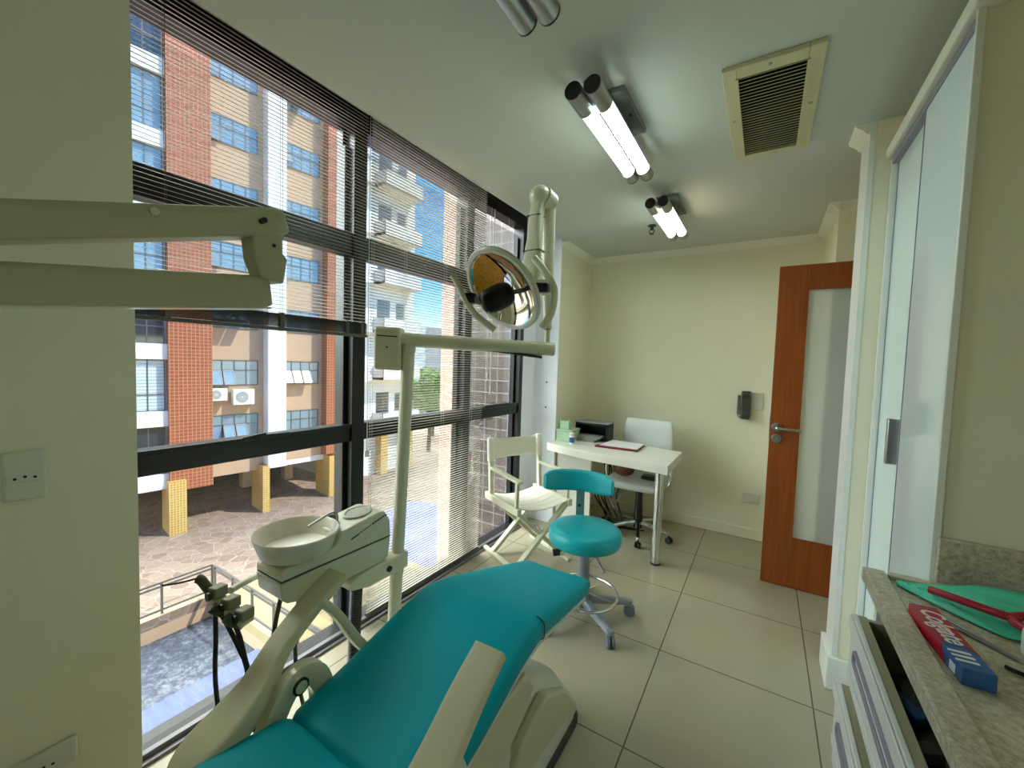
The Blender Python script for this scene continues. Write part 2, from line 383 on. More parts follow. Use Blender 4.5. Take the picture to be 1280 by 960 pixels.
# ------------------------------------------------------------------ window wall
w1 = sroot('window_1', (XW, 1.7, 0))
xf, xb = XW, -1.848
def frm(name, boxes, m=M['black'], bev=.003):
    b = nb()
    for q in boxes: box(b, *q)
    return obj(name, b, m, w1, bevel=bev)
frm('mullion', [(xb, xf, .40, .455, -.2, 2.72)])
frm('mullion', [(xb, xf, 1.311, 1.385, -.2, 2.72), (xb-.01, xb+.04, 1.29, 1.32, -.2, 2.72)])
frm('mullion', [(xb, xf, 2.20, 2.275, -.2, 2.72)])
frm('mullion', [(xb, xf, 2.94, 2.99, -.2, 2.72)])
bays = [(.455, 1.311), (1.385, 2.20), (2.275, 2.94)]
for y0, y1 in bays:
    frm('transom', [(xb+.015, xf-.012, y0, y1, .978, 1.058), (xb+.03, xf-.004, y0, y1, 1.048, 1.066)])
    frm('transom', [(xb+.015, xf-.012, y0, y1, 1.905, 2.01)])
    frm('head_rail', [(xb, xf, y0, y1, 2.515, 2.72)])
    frm('sill_rail', [(xb, xf-.01, y0, y1, -.2, .012)])
    frm('sash', [(xb+.03, xb+.06, y0, y0+.022, .03, 2.43), (xb+.03, xb+.06, y1-.022, y1, .03, 2.43)])
    obj('pane', box(nb(), xb+.05, xb+.056, y0, y1, .0, 2.45), M['pane'], w1)
w2 = sroot('window_added', (XW, -1.5, 0))  # unseen bay added behind the camera to bring more light in
b = nb()
for q in ((-.90, -.85), (-1.60, -1.53), (-2.25, -2.20)): box(b, xb, xf, q[0], q[1], -.2, 2.72)
obj('mullion', b, M['black'], w2, bevel=.003)
b = nb()
for z0, z1 in ((.978, 1.058), (1.905, 2.01), (2.425, 2.72), (-.2, .012)): box(b, xb+.015, xf-.012, -2.2, -.9, z0, z1)
obj('transom', b, M['black'], w2, bevel=.003)
obj('pane', box(nb(), xb+.05, xb+.056, -2.22, -.88, 0, 2.45), M['pane'], w2)
b = nb(); box(b, XW-.002, -1.70, .43, 2.99, 0, .012); box(b, XW-.0, -1.722, .43, 2.99, .012, .03)
obj('sill_strip', b, M['greyalu'], w1, bevel=.002)
b = nb(); beam(b, (xf+.004, .86, 1.066), (xf+.004, .99, 1.062), .02, .018); beam(b, (xf+.012, .80, 1.067), (xf+.012, .89, 1.077), .012, .012)
obj('latch', b, M['black'], w1, bevel=.003)
b = nb(); box(b, xf, xf+.014, 2.44, 2.78, 1.058, 1.078); obj('latch', b, M['black'], w1, bevel=.003)

def blind(name, label, y0, y1, zb, zt, wand, bundle=False, cords=(), tilt=0.):
    xc = XW+.032; t = thing(name, label, 'window blind', (xc, (y0+y1)/2, zb))
    obj('head_rail', box(nb(), xc-.013, xc+.013, y0, y1, zt, zt+.028), M['slat'], t, bevel=.003)
    b = nb(); pitch = .0155; z = zb+(.075 if bundle else .02); hw = .0062
    while z < zt-.004:
        rings = []
        for y in (y0, y1): rings.append([(xc+hw*f*math.cos(tilt), y, z-hw*f*math.sin(tilt)+h) for f, h in ((-1, 0), (-.4, .0012), (.4, .0012), (1, 0), (1, -.0005), (0, .0005), (-1, -.0005))])
        quadstrip(b, rings); z += pitch
    obj('slats', b, M['slat'], t, sharp=60)
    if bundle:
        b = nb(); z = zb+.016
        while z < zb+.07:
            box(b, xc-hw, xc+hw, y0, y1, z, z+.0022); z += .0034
        obj('gathered_slats', b, P('gathered_slat', '3a382f', .85, spec=.15), t)  # same slats, the shade of the stack put into a darker colour
    obj('bottom_rail', box(nb(), xc-.011, xc+.011, y0, y1, zb, zb+.014), M['slatdark'], t, bevel=.003)
    b = nb()
    for y in cords:
        for dx in (-.0088, .0088): cyl(b, (xc+dx, y, zb), (xc+dx, y, zt), .0009, n=6)
        if bundle:
            box(b, xc-.0105, xc+.0105, y-.008, y+.008, zb-.001, zb+.073)
    objs('ladder_cord', b, M['cord'] if not bundle else M['slatdark'], t)
    if wand:
        b = nb(); tube(b, [(xc+.016, wand[0], zt), (xc+.02, wand[0]-.004, (zt+wand[1])/2), (xc+.018, wand[0], wand[1])], .002, n=6)
        box(b, xc+.012, xc+.024, wand[0]-.008, wand[0]+.008, wand[1]-.03, wand[1]); obj('pull_cord', b, M['cord'], t)
    return t
blind('venetian_blind', 'half raised venetian blind with slats gathered in a dark stack on the nearest bay', .43, 1.365, 1.503, 2.66, None, True, (.56, .94, 1.25, 1.335), math.radians(16))
blind('venetian_blind', 'full length open venetian blind reaching the sill behind the cream lamp pole', 1.385, 2.365, .04, 2.66, (1.363, .93), False, (1.40, 1.62, 1.95, 2.24), math.radians(-6))
t = thing('blind_cord', 'white hanging blind pull cord and wand on the bare far window bay', 'blind cord', (XW+.03, 2.45, 1.15))
b = nb(); cyl(b, (XW+.03, 2.47, 2.5), (XW+.03, 2.47, 1.22), .0035, n=8); obj('wand', b, M['cord'], t)
b = nb(); cyl(b, (XW+.03, 2.43, 2.5), (XW+.03, 2.43, 1.32), .0012, n=6); cyl(b, (XW+.03, 2.66, 2.5), (XW+.03, 2.66, 1.75), .0012, n=6); objs('cord', b, M['cord'], t)
b = nb(); cyl(b, (XW+.03, 2.47, 1.22), (XW+.03, 2.47, 1.16), .007, .004, n=8); cyl(b, (XW+.03, 2.43, 1.32), (XW+.03, 2.43, 1.27), .006, .004, n=8); objs('tassel', b, M['cord'], t)

# anchors on the white reveal
for z, nm in ((1.24, 'upper'), (1.02, 'lower')):
    o = obj('wall_anchor', cyl(nb(), (-1.62, 3.199, z), (-1.62, 3.193, z), .007, n=10), M['darkpl'])
    tag(rebase(o, (-1.62, 3.199, z)), f'small dark screw anchor in the white window reveal, {nm} one of the pair', 'screw')

# ------------------------------------------------------------------ power outlets and wall plates
def outlet(y0, y1, z0, z1, label, rot=0):
    t = thing('power_outlet', label, 'power outlet', (-1.52, (y0+y1)/2, (z0+z1)/2))
    obj('plate', box(nb(), -1.52, -1.508, y0, y1, z0, z1), M['outlet'], t, bevel=.006, seg=3)
    yc, zc = (y0+y1)/2, (z0+z1)/2-.005
    b = nb(); box(b, -1.509, -1.5065, yc-.03, yc+.03, zc-.011, zc+.011); s = obj('socket', b, M['outlet'], t, bevel=.003)
    b = nb()
    for dy, dz in ((-.016, 0), (0, .003), (.016, 0)): cyl(b, (-1.5075, yc+dy, zc+dz), (-1.5055, yc+dy, zc+dz), .0032, n=10)
    objs('pin_hole', b, M['blackpl'], s)
outlet(.175, .249, 1.03, 1.15, 'white three pin power outlet on the near left wall at arm height')
outlet(.165, .29, .30, .372, 'white power outlet low on the near left wall close to the floor')
def plate(name, label, cat, x0, x1, z0, z1):
    o = obj(name, box(nb(), x0, x1, YB-.010, YB, z0, z1), M['outlet'], bevel=.004); tag(rebase(o, ((x0+x1)/2, YB, (z0+z1)/2)), label, cat)
plate('wall_plate', 'square white blank plate on the back wall behind the intercom handset', 'wall plate', -.09, -.003, 1.075, 1.22)
plate('wall_plate', 'white blank plate low on the back wall beside the wooden door', 'wall plate', -.11, .012, .30, .385)
t = thing('wall_phone', 'dark grey intercom handset with coiled cord hung on the back wall', 'telephone', (-.12, YB, 1.1))
obj('base', box(nb(), -.15, -.085, YB-.03, YB, 1.01, 1.22), M['darkpl'], t, bevel=.008)
b = nb(); quadstrip(b, [[(x, y, z) for x, y in ((-.155, YB-.03), (-.088, YB-.03), (-.09, YB-.03-d), (-.15, YB-.03-d))] for z, d in ((.998, .05), (1.04, .05), (1.06, .028), (1.17, .028), (1.19, .05), (1.228, .048))], smooth=False)
obj('handset', b, P('handset_grey', '3d3f3a', .35), t, bevel=.006)
b = nb(); pts = []
for i in range(90):
    a = i/90; zz = 1.19-.20*a if a < .8 else 1.03-.03*math.sin((a-.8)/.2*PI); xx = -.172+(max(0, a-.8)/.2)*.045
    pts.append((xx+.011*math.cos(i*1.4), YB-.02+.011*math.sin(i*1.4), zz))
tube(b, pts, .0022, n=6, k=2); obj('coiled_cord', b, M['blackpl'], t)

# ------------------------------------------------------------------ door
d1 = sroot('door_1', (.045, 3.15, 0))
DX0, DX1, DT = .045, .845, 2.068; y0, y1 = 3.15, 3.185
b = nb(); box(b, DX0, .198, y0, y1, .004, DT); box(b, .692, DX1, y0, y1, .004, DT); box(b, .198, .692, y0, y1, 1.914, DT); box(b, .198, .692, y0, y1, .004, .331)
obj('door_leaf', b, M['wood'], d1, bevel=.002)
b = nb(); box(b, .196, .206, y0-.004, y0, .325, 1.92); box(b, .684, .694, y0-.004, y0, .325, 1.92); box(b, .196, .694, y0-.004, y0, 1.91, 1.92); box(b, .196, .694, y0-.004, y0, .325, .335)
obj('glazing_bead', b, M['wood'], d1)
obj('door_pane', box(nb(), .197, .693, y0+.012, y0+.020, .33, 1.915), M['frost'], d1)
hd = obj('door_handle', tube(nb(), [(.082, y0-.012, 1.035), (.082, y0-.05, 1.035), (.10, y0-.056, 1.035), (.21, y0-.056, 1.03)], .0105, k=5), M['chrome'], d1)
b = nb(); cyl(b, (.082, y0, 1.035), (.082, y0-.012, 1.035), .028, n=24); cyl(b, (.084, y0, .962), (.084, y0-.010, .962), .028, n=24); objs('escutcheon', b, M['steel'], d1, bevel=.002)
obj('lock_cylinder', cyl(nb(), (.084, y0-.010, .962), (.084, y0-.02, .962), .011, n=14), M['chrome'], d1)
b = nb(); box(b, DX0-.003, DX0, y0+.006, y1-.006, .96, 1.10); obj('latch_plate', b, M['chrome'], d1)

# ------------------------------------------------------------------ tall cabinet with white glass doors
t = thing('tall_cabinet', 'tall built-in cabinet with pale glass sliding doors beside the granite counter', 'cabinet', (.64, 1.85, 0))
xc = .387
b = nb(); box(b, xc+.03, 1.0, 1.455, 2.249, .0, .09); box(b, xc+.06, 1.0, 1.455, 2.249, 2.27, 2.29); box(b, .98, 1.0, 1.455, 2.249, .09, 2.27); box(b, xc+.05, 1.0, 1.50, 1.52, .09, 2.27)
obj('carcass', b, M['trim'], t)
b = nb(); box(b, xc-.004, xc+.012, 1.431, 1.4405, 0, 2.30); box(b, xc+.002, xc+.06, 2.232, 2.2485, 0, 2.27); obj('side_frame', b, M['trim'], t, bevel=.002)
b = nb(); box(b, xc-.016, xc+.06, 1.405, 2.248, 2.272, 2.315); obj('top_trim', b, M['cornice'], t, bevel=.006)
b = nb(); box(b, xc+.003, xc+.03, 1.4535, 2.232, 2.247, 2.272); box(b, xc+.003, xc+.03, 1.4535, 2.232, .03, .06); objs('track', b, M['lilac'], t)
def cdoor(a, c, x, hy):
    b = nb(); box(b, x, x+.016, a+.008, c-.004, .06, 2.247); d = obj('sliding_door', b, M['whiteglass'], t, bevel=.001)
    b = nb(); box(b, x-.002, x+.017, a, a+.008, .06, 2.247); box(b, x-.002, x+.017, c-.004, c, .06, 2.247); objs('door_edge', b, M['lilac'], d)
    if hy:
        b = nb(); box(b, x-.016, x, hy-.012, hy+.012, 1.085, 1.245); obj('door_handle', b, M['steel'], d, bevel=.004)
cdoor(1.4535, 1.835, xc+.006, None); cdoor(1.825, 2.232, xc+.024, None)
b = nb(); box(b, xc-.012, xc+.022, 1.905, 1.925, 1.085, 1.245); obj('door_handle', b, M['steel'], t, bevel=.004)

# ------------------------------------------------------------------ granite counter and drawer unit
CX0 = .25; CZ = .885
t = thing('granite_counter', 'speckled grey granite countertop with raised rim on the right', 'countertop', (.56, .4, .85))
b = nb(); box(b, CX0, XR, -1.2, 1.414, .85, .874); obj('slab', b, M['granite'], t, bevel=.003)
b = nb(); prism(b, [(CX0, -1.2, .874), (CX0, -1.2, CZ-.003), (CX0+.003, -1.2, CZ), (CX0+.044, -1.2, CZ), (CX0+.05, -1.2, .874)], (0, 2.614, 0))
box(b, CX0+.05, XR, 1.388, 1.414, .874, CZ); obj('rim', b, M['granite'], t, bevel=.002)
b = nb(); box(b, .392, XR, 1.415, 1.4405, .86, .995); obj('backsplash', b, M['granite'], t, bevel=.002)

t = thing('drawer_unit', 'white drawer cabinet with half open drawers under the granite counter', 'drawer cabinet', (.55, .5, 0))
b = nb(); box(b, .262, XR-.02, -1.2, 1.30, .08, .10); box(b, .262, XR-.02, 1.295, 1.315, .0, .85); box(b, .30, XR-.02, -1.2, 1.3, .0, .08); box(b, .29, XR-.02, -1.2, 1.3, .595, .61); box(b, .29, XR-.02, -1.2, 1.3, .43, .445)
box(b, .262, XR-.02, .02, .04, .08, .85)
obj('carcass', b, M['olivew'], t)
def drawer(x, z0, z1, y0=.06, y1=1.305):
    b = nb(); box(b, x, x+.012, y0, y1, z0, z1); d = obj('drawer', b, M['olivew'], t, bevel=.003)
    b = nb()   # raised fields and mouldings on the front
    for a, c in ((y0+.03, (y0+y1)/2-.02), ((y0+y1)/2+.02, y1-.03)):
        pass
    box(b, x-.005, x, y0, y1, z1-.034, z1-.001); box(b, x-.004, x, y0+.012, y1-.012, z0+.006, z0+.03); obj('moulding', b, M['olivew'], d, bevel=.002)
    b = nb(); box(b, x+.012, x+.028, y0, y1, z0+.02, z1-.002); box(b, x+.028, x+.5, y1-.016, y1-.002, z0+.02, z1-.004); box(b, x+.028, x+.5, y0, y0+.014, z0+.02, z1-.004); obj('drawer_box', b, M['drawerin'], d)
    b = nb(); box(b, x+.028, x+.5, y0+.014, y1-.016, z0+.02, z0+.055); obj('drawer_lining', b, M['darkin'], d)
    b = nb()
    zc = z1-.072; ya, yb = y1-.07, y0+.07; pts = [(x-.002, ya-.012, zc+.016), (x-.002, ya-.003, zc+.011), (x-.002, ya, zc), (x-.002, ya-.003, zc-.011), (x-.002, ya-.012, zc-.016), (x-.002, yb+.012, zc-.016), (x-.002, yb+.003, zc-.011), (x-.002, yb, zc), (x-.002, yb+.003, zc+.011), (x-.002, yb+.012, zc+.016), (x-.002, ya-.012, zc+.016)]
    tube(b, pts, .0045, n=8, k=1)
    objs('handle', b, M['lilac'], d)
    return d
drawer(.218, .635, .80); drawer(.197, .452, .612); drawer(.204, .27, .435); drawer(.206, .09, .255)
# instruments inside the open top drawer
for (xx, yy, l, r, m_, lab) in ((.275, 1.16, .12, 2.2, M['bluecap'], 'blue tool tray lying in the open top drawer close to the white pillar'), (.28, 1.02, .07, .5, M['steel'], 'steel instrument lying across the open top drawer'), (.28, .93, .1, 1.9, M['blackpl'], 'dark handled tool lying in the open top drawer behind the steel one')):
    b = nb(); d = V((math.cos(r), math.sin(r), 0)); s = V((-d.y, d.x, 0)); obox(b, V((xx, yy, .702)), d*l/2, s*.018, V((0, 0, .011)))
    o = obj('dental_tool', b, m_, bevel=.006); tag(rebase(o, (xx, yy, .691)), lab, 'tool', 'tools in the open drawer')

# things on the counter
ZC = .874
t = thing('toothpaste_box', 'red and blue toothpaste carton lying on the granite counter rim', 'toothpaste box', (.33, 1.08, ZC))
p0, p1 = V((.315, 1.20, 0)), V((.335, .985, 0)); d = (p1-p0); L = d.length; d.normalize(); s = V((-d.y, d.x, 0)); mid = (p0+p1)/2
if s.x < 0: s = -s
def crt(a0, a1, w0, w1, z0, z1, bm): return obox(bm, mid+d*((a0+a1)/2)+s*((w0+w1)/2)+V((0, 0, ZC+.0+(z0+z1)/2)), d*(a1-a0)/2, s*(w1-w0)/2, V((0, 0, (z1-z0)/2)))
hl = L/2; W = .0215
obj('carton', crt(-hl, hl, -W, W, .0, .031, nb()), M['boxblue'], t, bevel=.0015)
b = nb()
pl = [(-hl+.001, -W), (hl*.35, -W), (-.0, W*.2), (hl*.55, W), (-hl+.001, W)]
prism(b, [mid+d*a+s*w+V((0, 0, ZC+.0311)) for a, w in pl], (0, 0, .0006)); obj('red_panel', b, M['boxred'], t)
b = nb(); prism(b, [mid+d*a+s*(-W)+V((0, 0, ZC+z)) for a, z in ((-hl+.001, .001), (hl*.5, .001), (hl*.3, .030), (-hl+.001, .030))], -s*.0006); obj('red_side', b, M['boxred'], t)
b = nb()
for k in range(3): prism(b, [mid+d*a+s*w+V((0, 0, ZC+.0312)) for a, w in ((hl*.50+.014*k, -W), (hl*.55+.014*k, -W), (.060+.014*k, W*.4), (.054+.014*k, W*.4))], (0, 0, .0007))
obj('white_swirl', b, M['boxwhite'], t)
b = nb(); prism(b, [mid+d*a+s*(-W)+V((0, 0, ZC+z)) for a, z in ((hl*.62, .004), (hl*.8, .004), (hl*.8, .02), (hl*.62, .02))], -s*.0007); obj('barcode_panel', b, M['boxwhite'], t)
tc = bpy.data.curves.new('lettering', 'FONT'); tc.body = 'Colgate'; tc.size = .05; tc.extrude = .0003; tc.align_x = 'CENTER'; tc.align_y = 'CENTER'; tc.shear = .15; tc.offset = .0007
to = bpy.data.objects.new('lettering', tc); C.objects.link(to); bpy.context.view_layer.update()
me = bpy.data.meshes.new_from_object(to.evaluated_get(bpy.context.evaluated_depsgraph_get())); bpy.data.objects.remove(to)
# letters read along the box, from the far end to the near end
X = d; Y = V((0, 0, 1)).cross(X)
me.transform(Mx.Translation(mid+d*(-hl*.26)+s*(W*.1)+V((0, 0, ZC+.0322))) @ Mx(((X.x, Y.x, 0, 0), (X.y, Y.y, 0, 0), (0, 0, 1, 0), (0, 0, 0, 1))) @ Mx.Diagonal((.78, 1., 1, 1)))
lt = bpy.data.objects.new('lettering', me); me.materials.clear(); me.materials.append(M['boxwhite']); C.objects.link(lt); lt.parent = t; me.transform(wmat(t).inverted()); lt['label'] = 'white word Colgate on the red panel'

# green pouch: crumpled wrap lying along the backsplash
b = nb(); nx, ny = 30, 14; grid = []
for i in range(nx+1):
    u = i/nx; row = []
    for j in range(ny+1):
        v = j/ny
        x = .31+u*.42; ye = 1.375-.012*math.sin(u*9); yn = 1.352-.13*min(1, u*3.2)-.02*math.sin(u*7)
        y = yn+(ye-yn)*v
        z = ZC+.004+.018*math.sin(v*PI)*(.5+.5*math.sin(u*11+v*4))*min(1, u*5)+.006*math.sin(u*31+v*17)*v*(1-v)*4+.035*v*min(1, u*3)
        row.append((x, y, z))
    grid.append(row)
quadstrip(b, grid, closed=False)
o = obj('plastic_pouch', b, M['greenbag']); so = o.modifiers.new('thick', 'SOLIDIFY'); so.thickness = .002; so.offset = 1
tag(rebase(o, (.45, 1.3, ZC)), 'crumpled green plastic pouch on the counter against the backsplash', 'pouch')
# red handle
t = thing('hand_mirror', 'crimson looped handle lying on the green pouch', 'hand mirror', (.42, 1.27, ZC))
b = nb(); tube(b, [(.352, 1.305, ZC+.03), (.39, 1.275, ZC+.034), (.43, 1.25, ZC+.035), (.47, 1.235, ZC+.035)], .0085, n=10); obj('handle', b, M['redh'], t)
b = nb(); pts = [(.53+.075*math.cos(a), 1.225+.052*math.sin(a), ZC+.034) for a in [PI+2*PI*i/24 for i in range(25)]]; tube(b, pts, .0085, n=10, k=2); obj('loop', b, M['redh'], t)
o = obj('tweezers', beam(beam(nb(), (.33, 1.235, ZC+.006), (.43, 1.125, ZC+.004), .008, .004), (.337, 1.235, ZC+.012), (.43, 1.123, ZC+.006), .006, .003), M['steel'], bevel=.001)
tag(rebase(o, (.38, 1.18, ZC)), 'slim steel tweezers lying on the counter beside the toothpaste carton', 'tweezers')
o = obj('dark_clip', tube(nb(), [(.40, 1.085, ZC+.004), (.405, 1.075, ZC+.006), (.418, 1.07, ZC+.005), (.425, 1.055, ZC+.004)], .004, n=8), M['blackpl'])
tag(rebase(o, (.41, 1.07, ZC)), 'tiny dark clip lying on the counter right of the toothpaste carton', 'clip')
t = thing('curing_unit', 'white rounded plastic device at the right edge of the counter', 'dental device', (.56, 1.06, ZC))
obj('body', box(nb(), .44, .66, .98, 1.165, ZC, ZC+.062), M['white'], t, bevel=.014, seg=4)
obj('display', box(nb(), .49, .6, 1.02, 1.1, ZC+.0615, ZC+.0635), M['blackpl'], t)

# ------------------------------------------------------------------ ceiling fittings
def lamp(label, y0, y1, lit, plate_y):
    t = thing('tube_lamp', label, 'ceiling lamp', (-.58, (y0+y1)/2, H), group='twin tube ceiling lamps')
    for k, x in enumerate((-.615, -.545)):
        z = 2.342
        tb = obj('tube', cyl(nb(), (x, y0+.10, z), (x, y1-.06, z), .0250, n=20), lit[k], t)
        b = nb(); rings = []
        for y in (y0+.1, y1-.05): rings.append([(x+r*math.cos(a), y, z+r*math.sin(a)) for r, a in [(.0305, math.radians(16+148*i/14)) for i in range(15)]+[(.0285, math.radians(164-148*i/14)) for i in range(15)]])
        quadstrip(b, rings); obj('housing', b, M['steel'], t)
        b = nb(); cyl(b, (x, y0, z), (x, y0+.12, z), .031, n=24); obj('metal_sleeve', b, M['steel'], t)
        b = nb(); cyl(b, (x, y1-(.075 if y0 > 1 else .2), z), (x, y1, z), .031, n=24); obj('metal_sleeve', b, M['steel'], t)
        b = nb(); cyl(b, (x, y0-.005, z), (x, y0+.001, z), .0295, n=24); cyl(b, (x, y1-.001, z), (x, y1+.005, z), .0315, n=24); objs('end_cap', b, M['blackpl'], t)
    b = nb(); cyl(b, (-.58, y0+.02, 2.372), (-.58, y1-.02, 2.372), .008, n=10)
    obj('spine', b, M['greypl'], t)
    b = nb(); box(b, -.585, -.497, plate_y, plate_y+.32, H-.022, H); obj('ceiling_plate', b, P('lamp_plate', '7d807c', .5), t, bevel=.003)
    b = nb(); prism(b, [(-.59, plate_y+.03, H-.02), (-.59, plate_y+.29, H-.02), (-.585, plate_y+.34, 2.37), (-.585, plate_y+.02, 2.37)], (.03, 0, 0)); obj('arm', b, M['steel'], t)
    obj('screw', cyl(nb(), (-.52, plate_y+.16, H-.024), (-.52, plate_y+.16, H-.02), .007, n=10), M['blackpl'], t)
    return t
off = M['tube_off']
lamp('unlit twin tube ceiling lamp at the top edge, only its end caps showing', .29, 1.012, (off, off), .5)
lamp('lit twin tube ceiling lamp, the larger one over the dental chair', 1.335, 2.075, (M['tube_on'], M['tube_on']), 1.53)
lamp('smaller lit twin tube ceiling lamp nearer the back wall, one tube warm', 2.45, 3.135, (M['tube_on'], M['tube_warm']), 2.62)
t = thing('ceiling_vent', 'cream louvred air vent in the ceiling', 'air vent', (-.04, 1.96, H))
b = nb(); x0, x1, y0, y1 = -.185, .112, 1.618, 2.318
box(b, x0, x0+.045, y0, y1, H-.016, H); box(b, x1-.045, x1, y0, y1, H-.016, H); box(b, x0+.045, x1-.045, y0, y0+.06, H-.016, H); box(b, x0+.045, x1-.045, y1-.03, y1, H-.016, H)
obj('frame', b, M['vent'], t, bevel=.003)
b = nb(); i0, i1 = x0+.04, x1-.04
box(b, i0, i0+.008, y0+.055, y1-.025, H-.022, H-.012); box(b, i1-.008, i1, y0+.055, y1-.025, H-.022, H-.012); obj('inner_frame', b, M['vent'], t)
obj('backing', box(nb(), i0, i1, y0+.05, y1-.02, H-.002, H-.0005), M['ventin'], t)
b = nb(); yy = y0+.07
while yy < y1-.03:
    obox(b, ((i0+i1)/2, yy, H-.012), ((i1-i0)/2, 0, 0), (0, .0075, .0045), (0, -.0005, .0008)); yy += .0205
obj('louvre', b, M['vent'], t)
obj('tab', box(nb(), -.034, -.022, y1-.02, y1+.06, H-.02, H-.014), M['vent'], t)
b = nb()
for q in ((x0+.02, 1.95), (x1-.02, 1.95), (-.04, y0+.025)): cyl(b, (*q, H-.018), (*q, H-.015), .006, n=10)
objs('screw', b, M['steel'], t)
t = thing('sprinkler_head', 'small dark fire sprinkler head hanging from the ceiling', 'sprinkler', (-.765, 3.13, H))
b = nb(); lathe(b, [(.03, 0), (.03, -.006), (.012, -.008), (.012, -.03), (.008, -.034)], (-.765, 3.13, H), 16); obj('base', b, M['darkpl'], t)
b = nb(); tube(b, [(-.777, 3.13, H-.03), (-.783, 3.13, H-.045), (-.765, 3.13, H-.06), (-.747, 3.13, H-.045), (-.753, 3.13, H-.03)], .003, n=6); obj('yoke', b, M['darkpl'], t)
obj('deflector', cyl(nb(), (-.765, 3.13, H-.064), (-.765, 3.13, H-.06), .016, n=14), M['darkpl'], t)

# ------------------------------------------------------------------ dental chair
t = thing('dental_chair', 'reclined teal dental chair with cream armrests in the foreground', 'dental chair', (-.77, .9, 0))
seat = interp([(.60, -.775, .497, .455, .10), (.74, -.775, .522, .465, .10), (.88, -.777, .560, .465, .10), (1.0, -.778, .592, .46, .10), (1.09, -.776, .606, .452, .10), (1.17, -.772, .600, .435, .098), (1.3, -.757, .575, .40, .092), (1.45, -.742, .546, .36, .085), (1.575, -.732, .52, .325, .085)], 4)
obj('seat_cushion', cushion(nb(), seat, .04, 4.2, 40, sag=.012), M['teal'], t, sharp=60)
b = nb(); ring = []
for (y, cx, zt, w, th) in seat: ring.append(sq(cx, zt-th-.004, w/2-.012, .016, 4, 24, y))
quadstrip(b, ring); obj('seat_shell', b, M['ivory'], t, sharp=60)
b = nb(); pts = []
for k in range(13):
    a = math.radians(40-82*k/12); c_, q_ = math.cos(a), math.sin(a); pts.append((-.7745+.2255*math.copysign(abs(c_)**(2/4.2), c_), 1.125+.012*k/12, .5560+.0507*math.copysign(abs(q_)**(2/4.2), q_)))
tube(b, pts, .0018, n=6, k=2); obj('seam', b, M['darkpl'], t)
back = interp([(.535, -.785, .497, .44, .09), (.42, -.79, .510, .45, .09), (.25, -.79, .535, .45, .09), (.05, -.79, .575, .43, .085), (-.2, -.79, .63, .36, .08), (-.33, -.79, .66, .30, .075)], 4)
obj('backrest_cushion', cushion(nb(), list(reversed(back)), .04, 4.5, 40, sag=.006), M['teal'], t, sharp=60)
b = nb(); ring = [sq(cx, zt-th-.004, w/2-.012, .016, 4, 24, y) for (y, cx, zt, w, th) in reversed(back)]; quadstrip(b, ring); obj('backrest_shell', b, M['ivory'], t, sharp=60)
obj('headrest', cushion(nb(), [(-.62, -.79, .725, .26, .07), (-.5, -.79, .705, .27, .075), (-.4, -.79, .69, .26, .07)], .03, 4, 32, sag=.01), M['teal'], t, sharp=60)
def plank(name, st, m):
    """st: (centre point, width, thickness) along the arm"""
    b = nb(); rings = []
    for i, (p, w, th) in enumerate(st):
        p = V(p); q0 = V(st[max(i-1, 0)][0]); q1 = V(st[min(i+1, len(st)-1)][0]); d = (q1-q0).normalized()
        s = V((1, 0, 0)); s = (s-d*s.dot(d)).normalized(); u = s.cross(d)
        if u.z < 0: u = -u
        n = 20; r = []
        for k in range(n):
            a = 2*PI*k/n; c, q = math.cos(a), math.sin(a)
            r.append(p+s*(w/2)*math.copysign(abs(c)**.3, c)+u*(th/2)*math.copysign(abs(q)**.3, q))
        rings.append(r)
    quadstrip(b, rings); return obj(name, b, m, t, sharp=50)
def sm(st, k=4):
    A = spline([s[0] for s in st], k); B = spline([V((s[1], s[2], 0)) for s in st], k); return [(a, q.x, q.y) for a, q in zip(A, B)]
plank('armrest', sm([((-1.13, .800, .708), .086, .028), ((-1.12, .70, .655), .080, .032), ((-1.105, .60, .592), .078, .036), ((-1.08, .53, .537), .092, .05), ((-1.062, .46, .50), .115, .06), ((-1.055, .40, .478), .112, .06), ((-1.05, .36, .462), .08, .05), ((-1.046, .343, .457), .03, .03)]), M['cream2'])
plank('armrest', sm([((-.525, .79, .71), .084, .028), ((-.523, .70, .66), .086, .032), ((-.517, .60, .60), .088, .036), ((-.51, .50, .54), .10, .05), ((-.505, .42, .50), .125, .06), ((-.505, .35, .475), .10, .05), ((-.505, .33, .468), .03, .03)]), M['cream2'])
plank('armrest_strut', sm([((-1.105, .72, .668), .05, .026), ((-1.085, .765, .61), .042, .026), ((-1.05, .815, .51), .042, .028), ((-.99, .87, .43), .05, .028)]), M['cream2'])
for sx, x in ((-1, -1.025), (1, -.535)):
    b = nb(); pts = [(x, .52, .40), (x, .535, .45), (x, .565, .505), (x, .605, .54), (x, .65, .525), (x, .675, .475), (x, .68, .42)]
    ps = spline(pts, 5); rings = []
    for i, p in enumerate(ps):
        d = (ps[min(i+1, len(ps)-1)]-ps[max(i-1, 0)]).normalized(); u = V((1, 0, 0)).cross(d)
        rings.append([p+V((a, 0, 0))*.02+u*c*.029 for a, c in ((-1, -.8), (-.8, -1), (.8, -1), (1, -.8), (1, .8), (.8, 1), (-.8, 1), (-1, .8))])
    quadstrip(b, rings); obj('hinge_bracket', b, M['cream'], t, sharp=50)
    b = nb(); cyl(b, (x-.004, .598, .532), (x+.034, .598, .532), .021, n=24); cyl(b, (x+.034, .598, .532), (x+.038, .598, .532), .016, n=24); obj('hinge_cap', b, M['cream'], t, bevel=.003)
    b = nb(); cyl(b, (x+.030, .598, .532), (x+.0345, .598, .532), 0.0218, n=24); obj('hinge_groove', b, M['darkpl'], t)
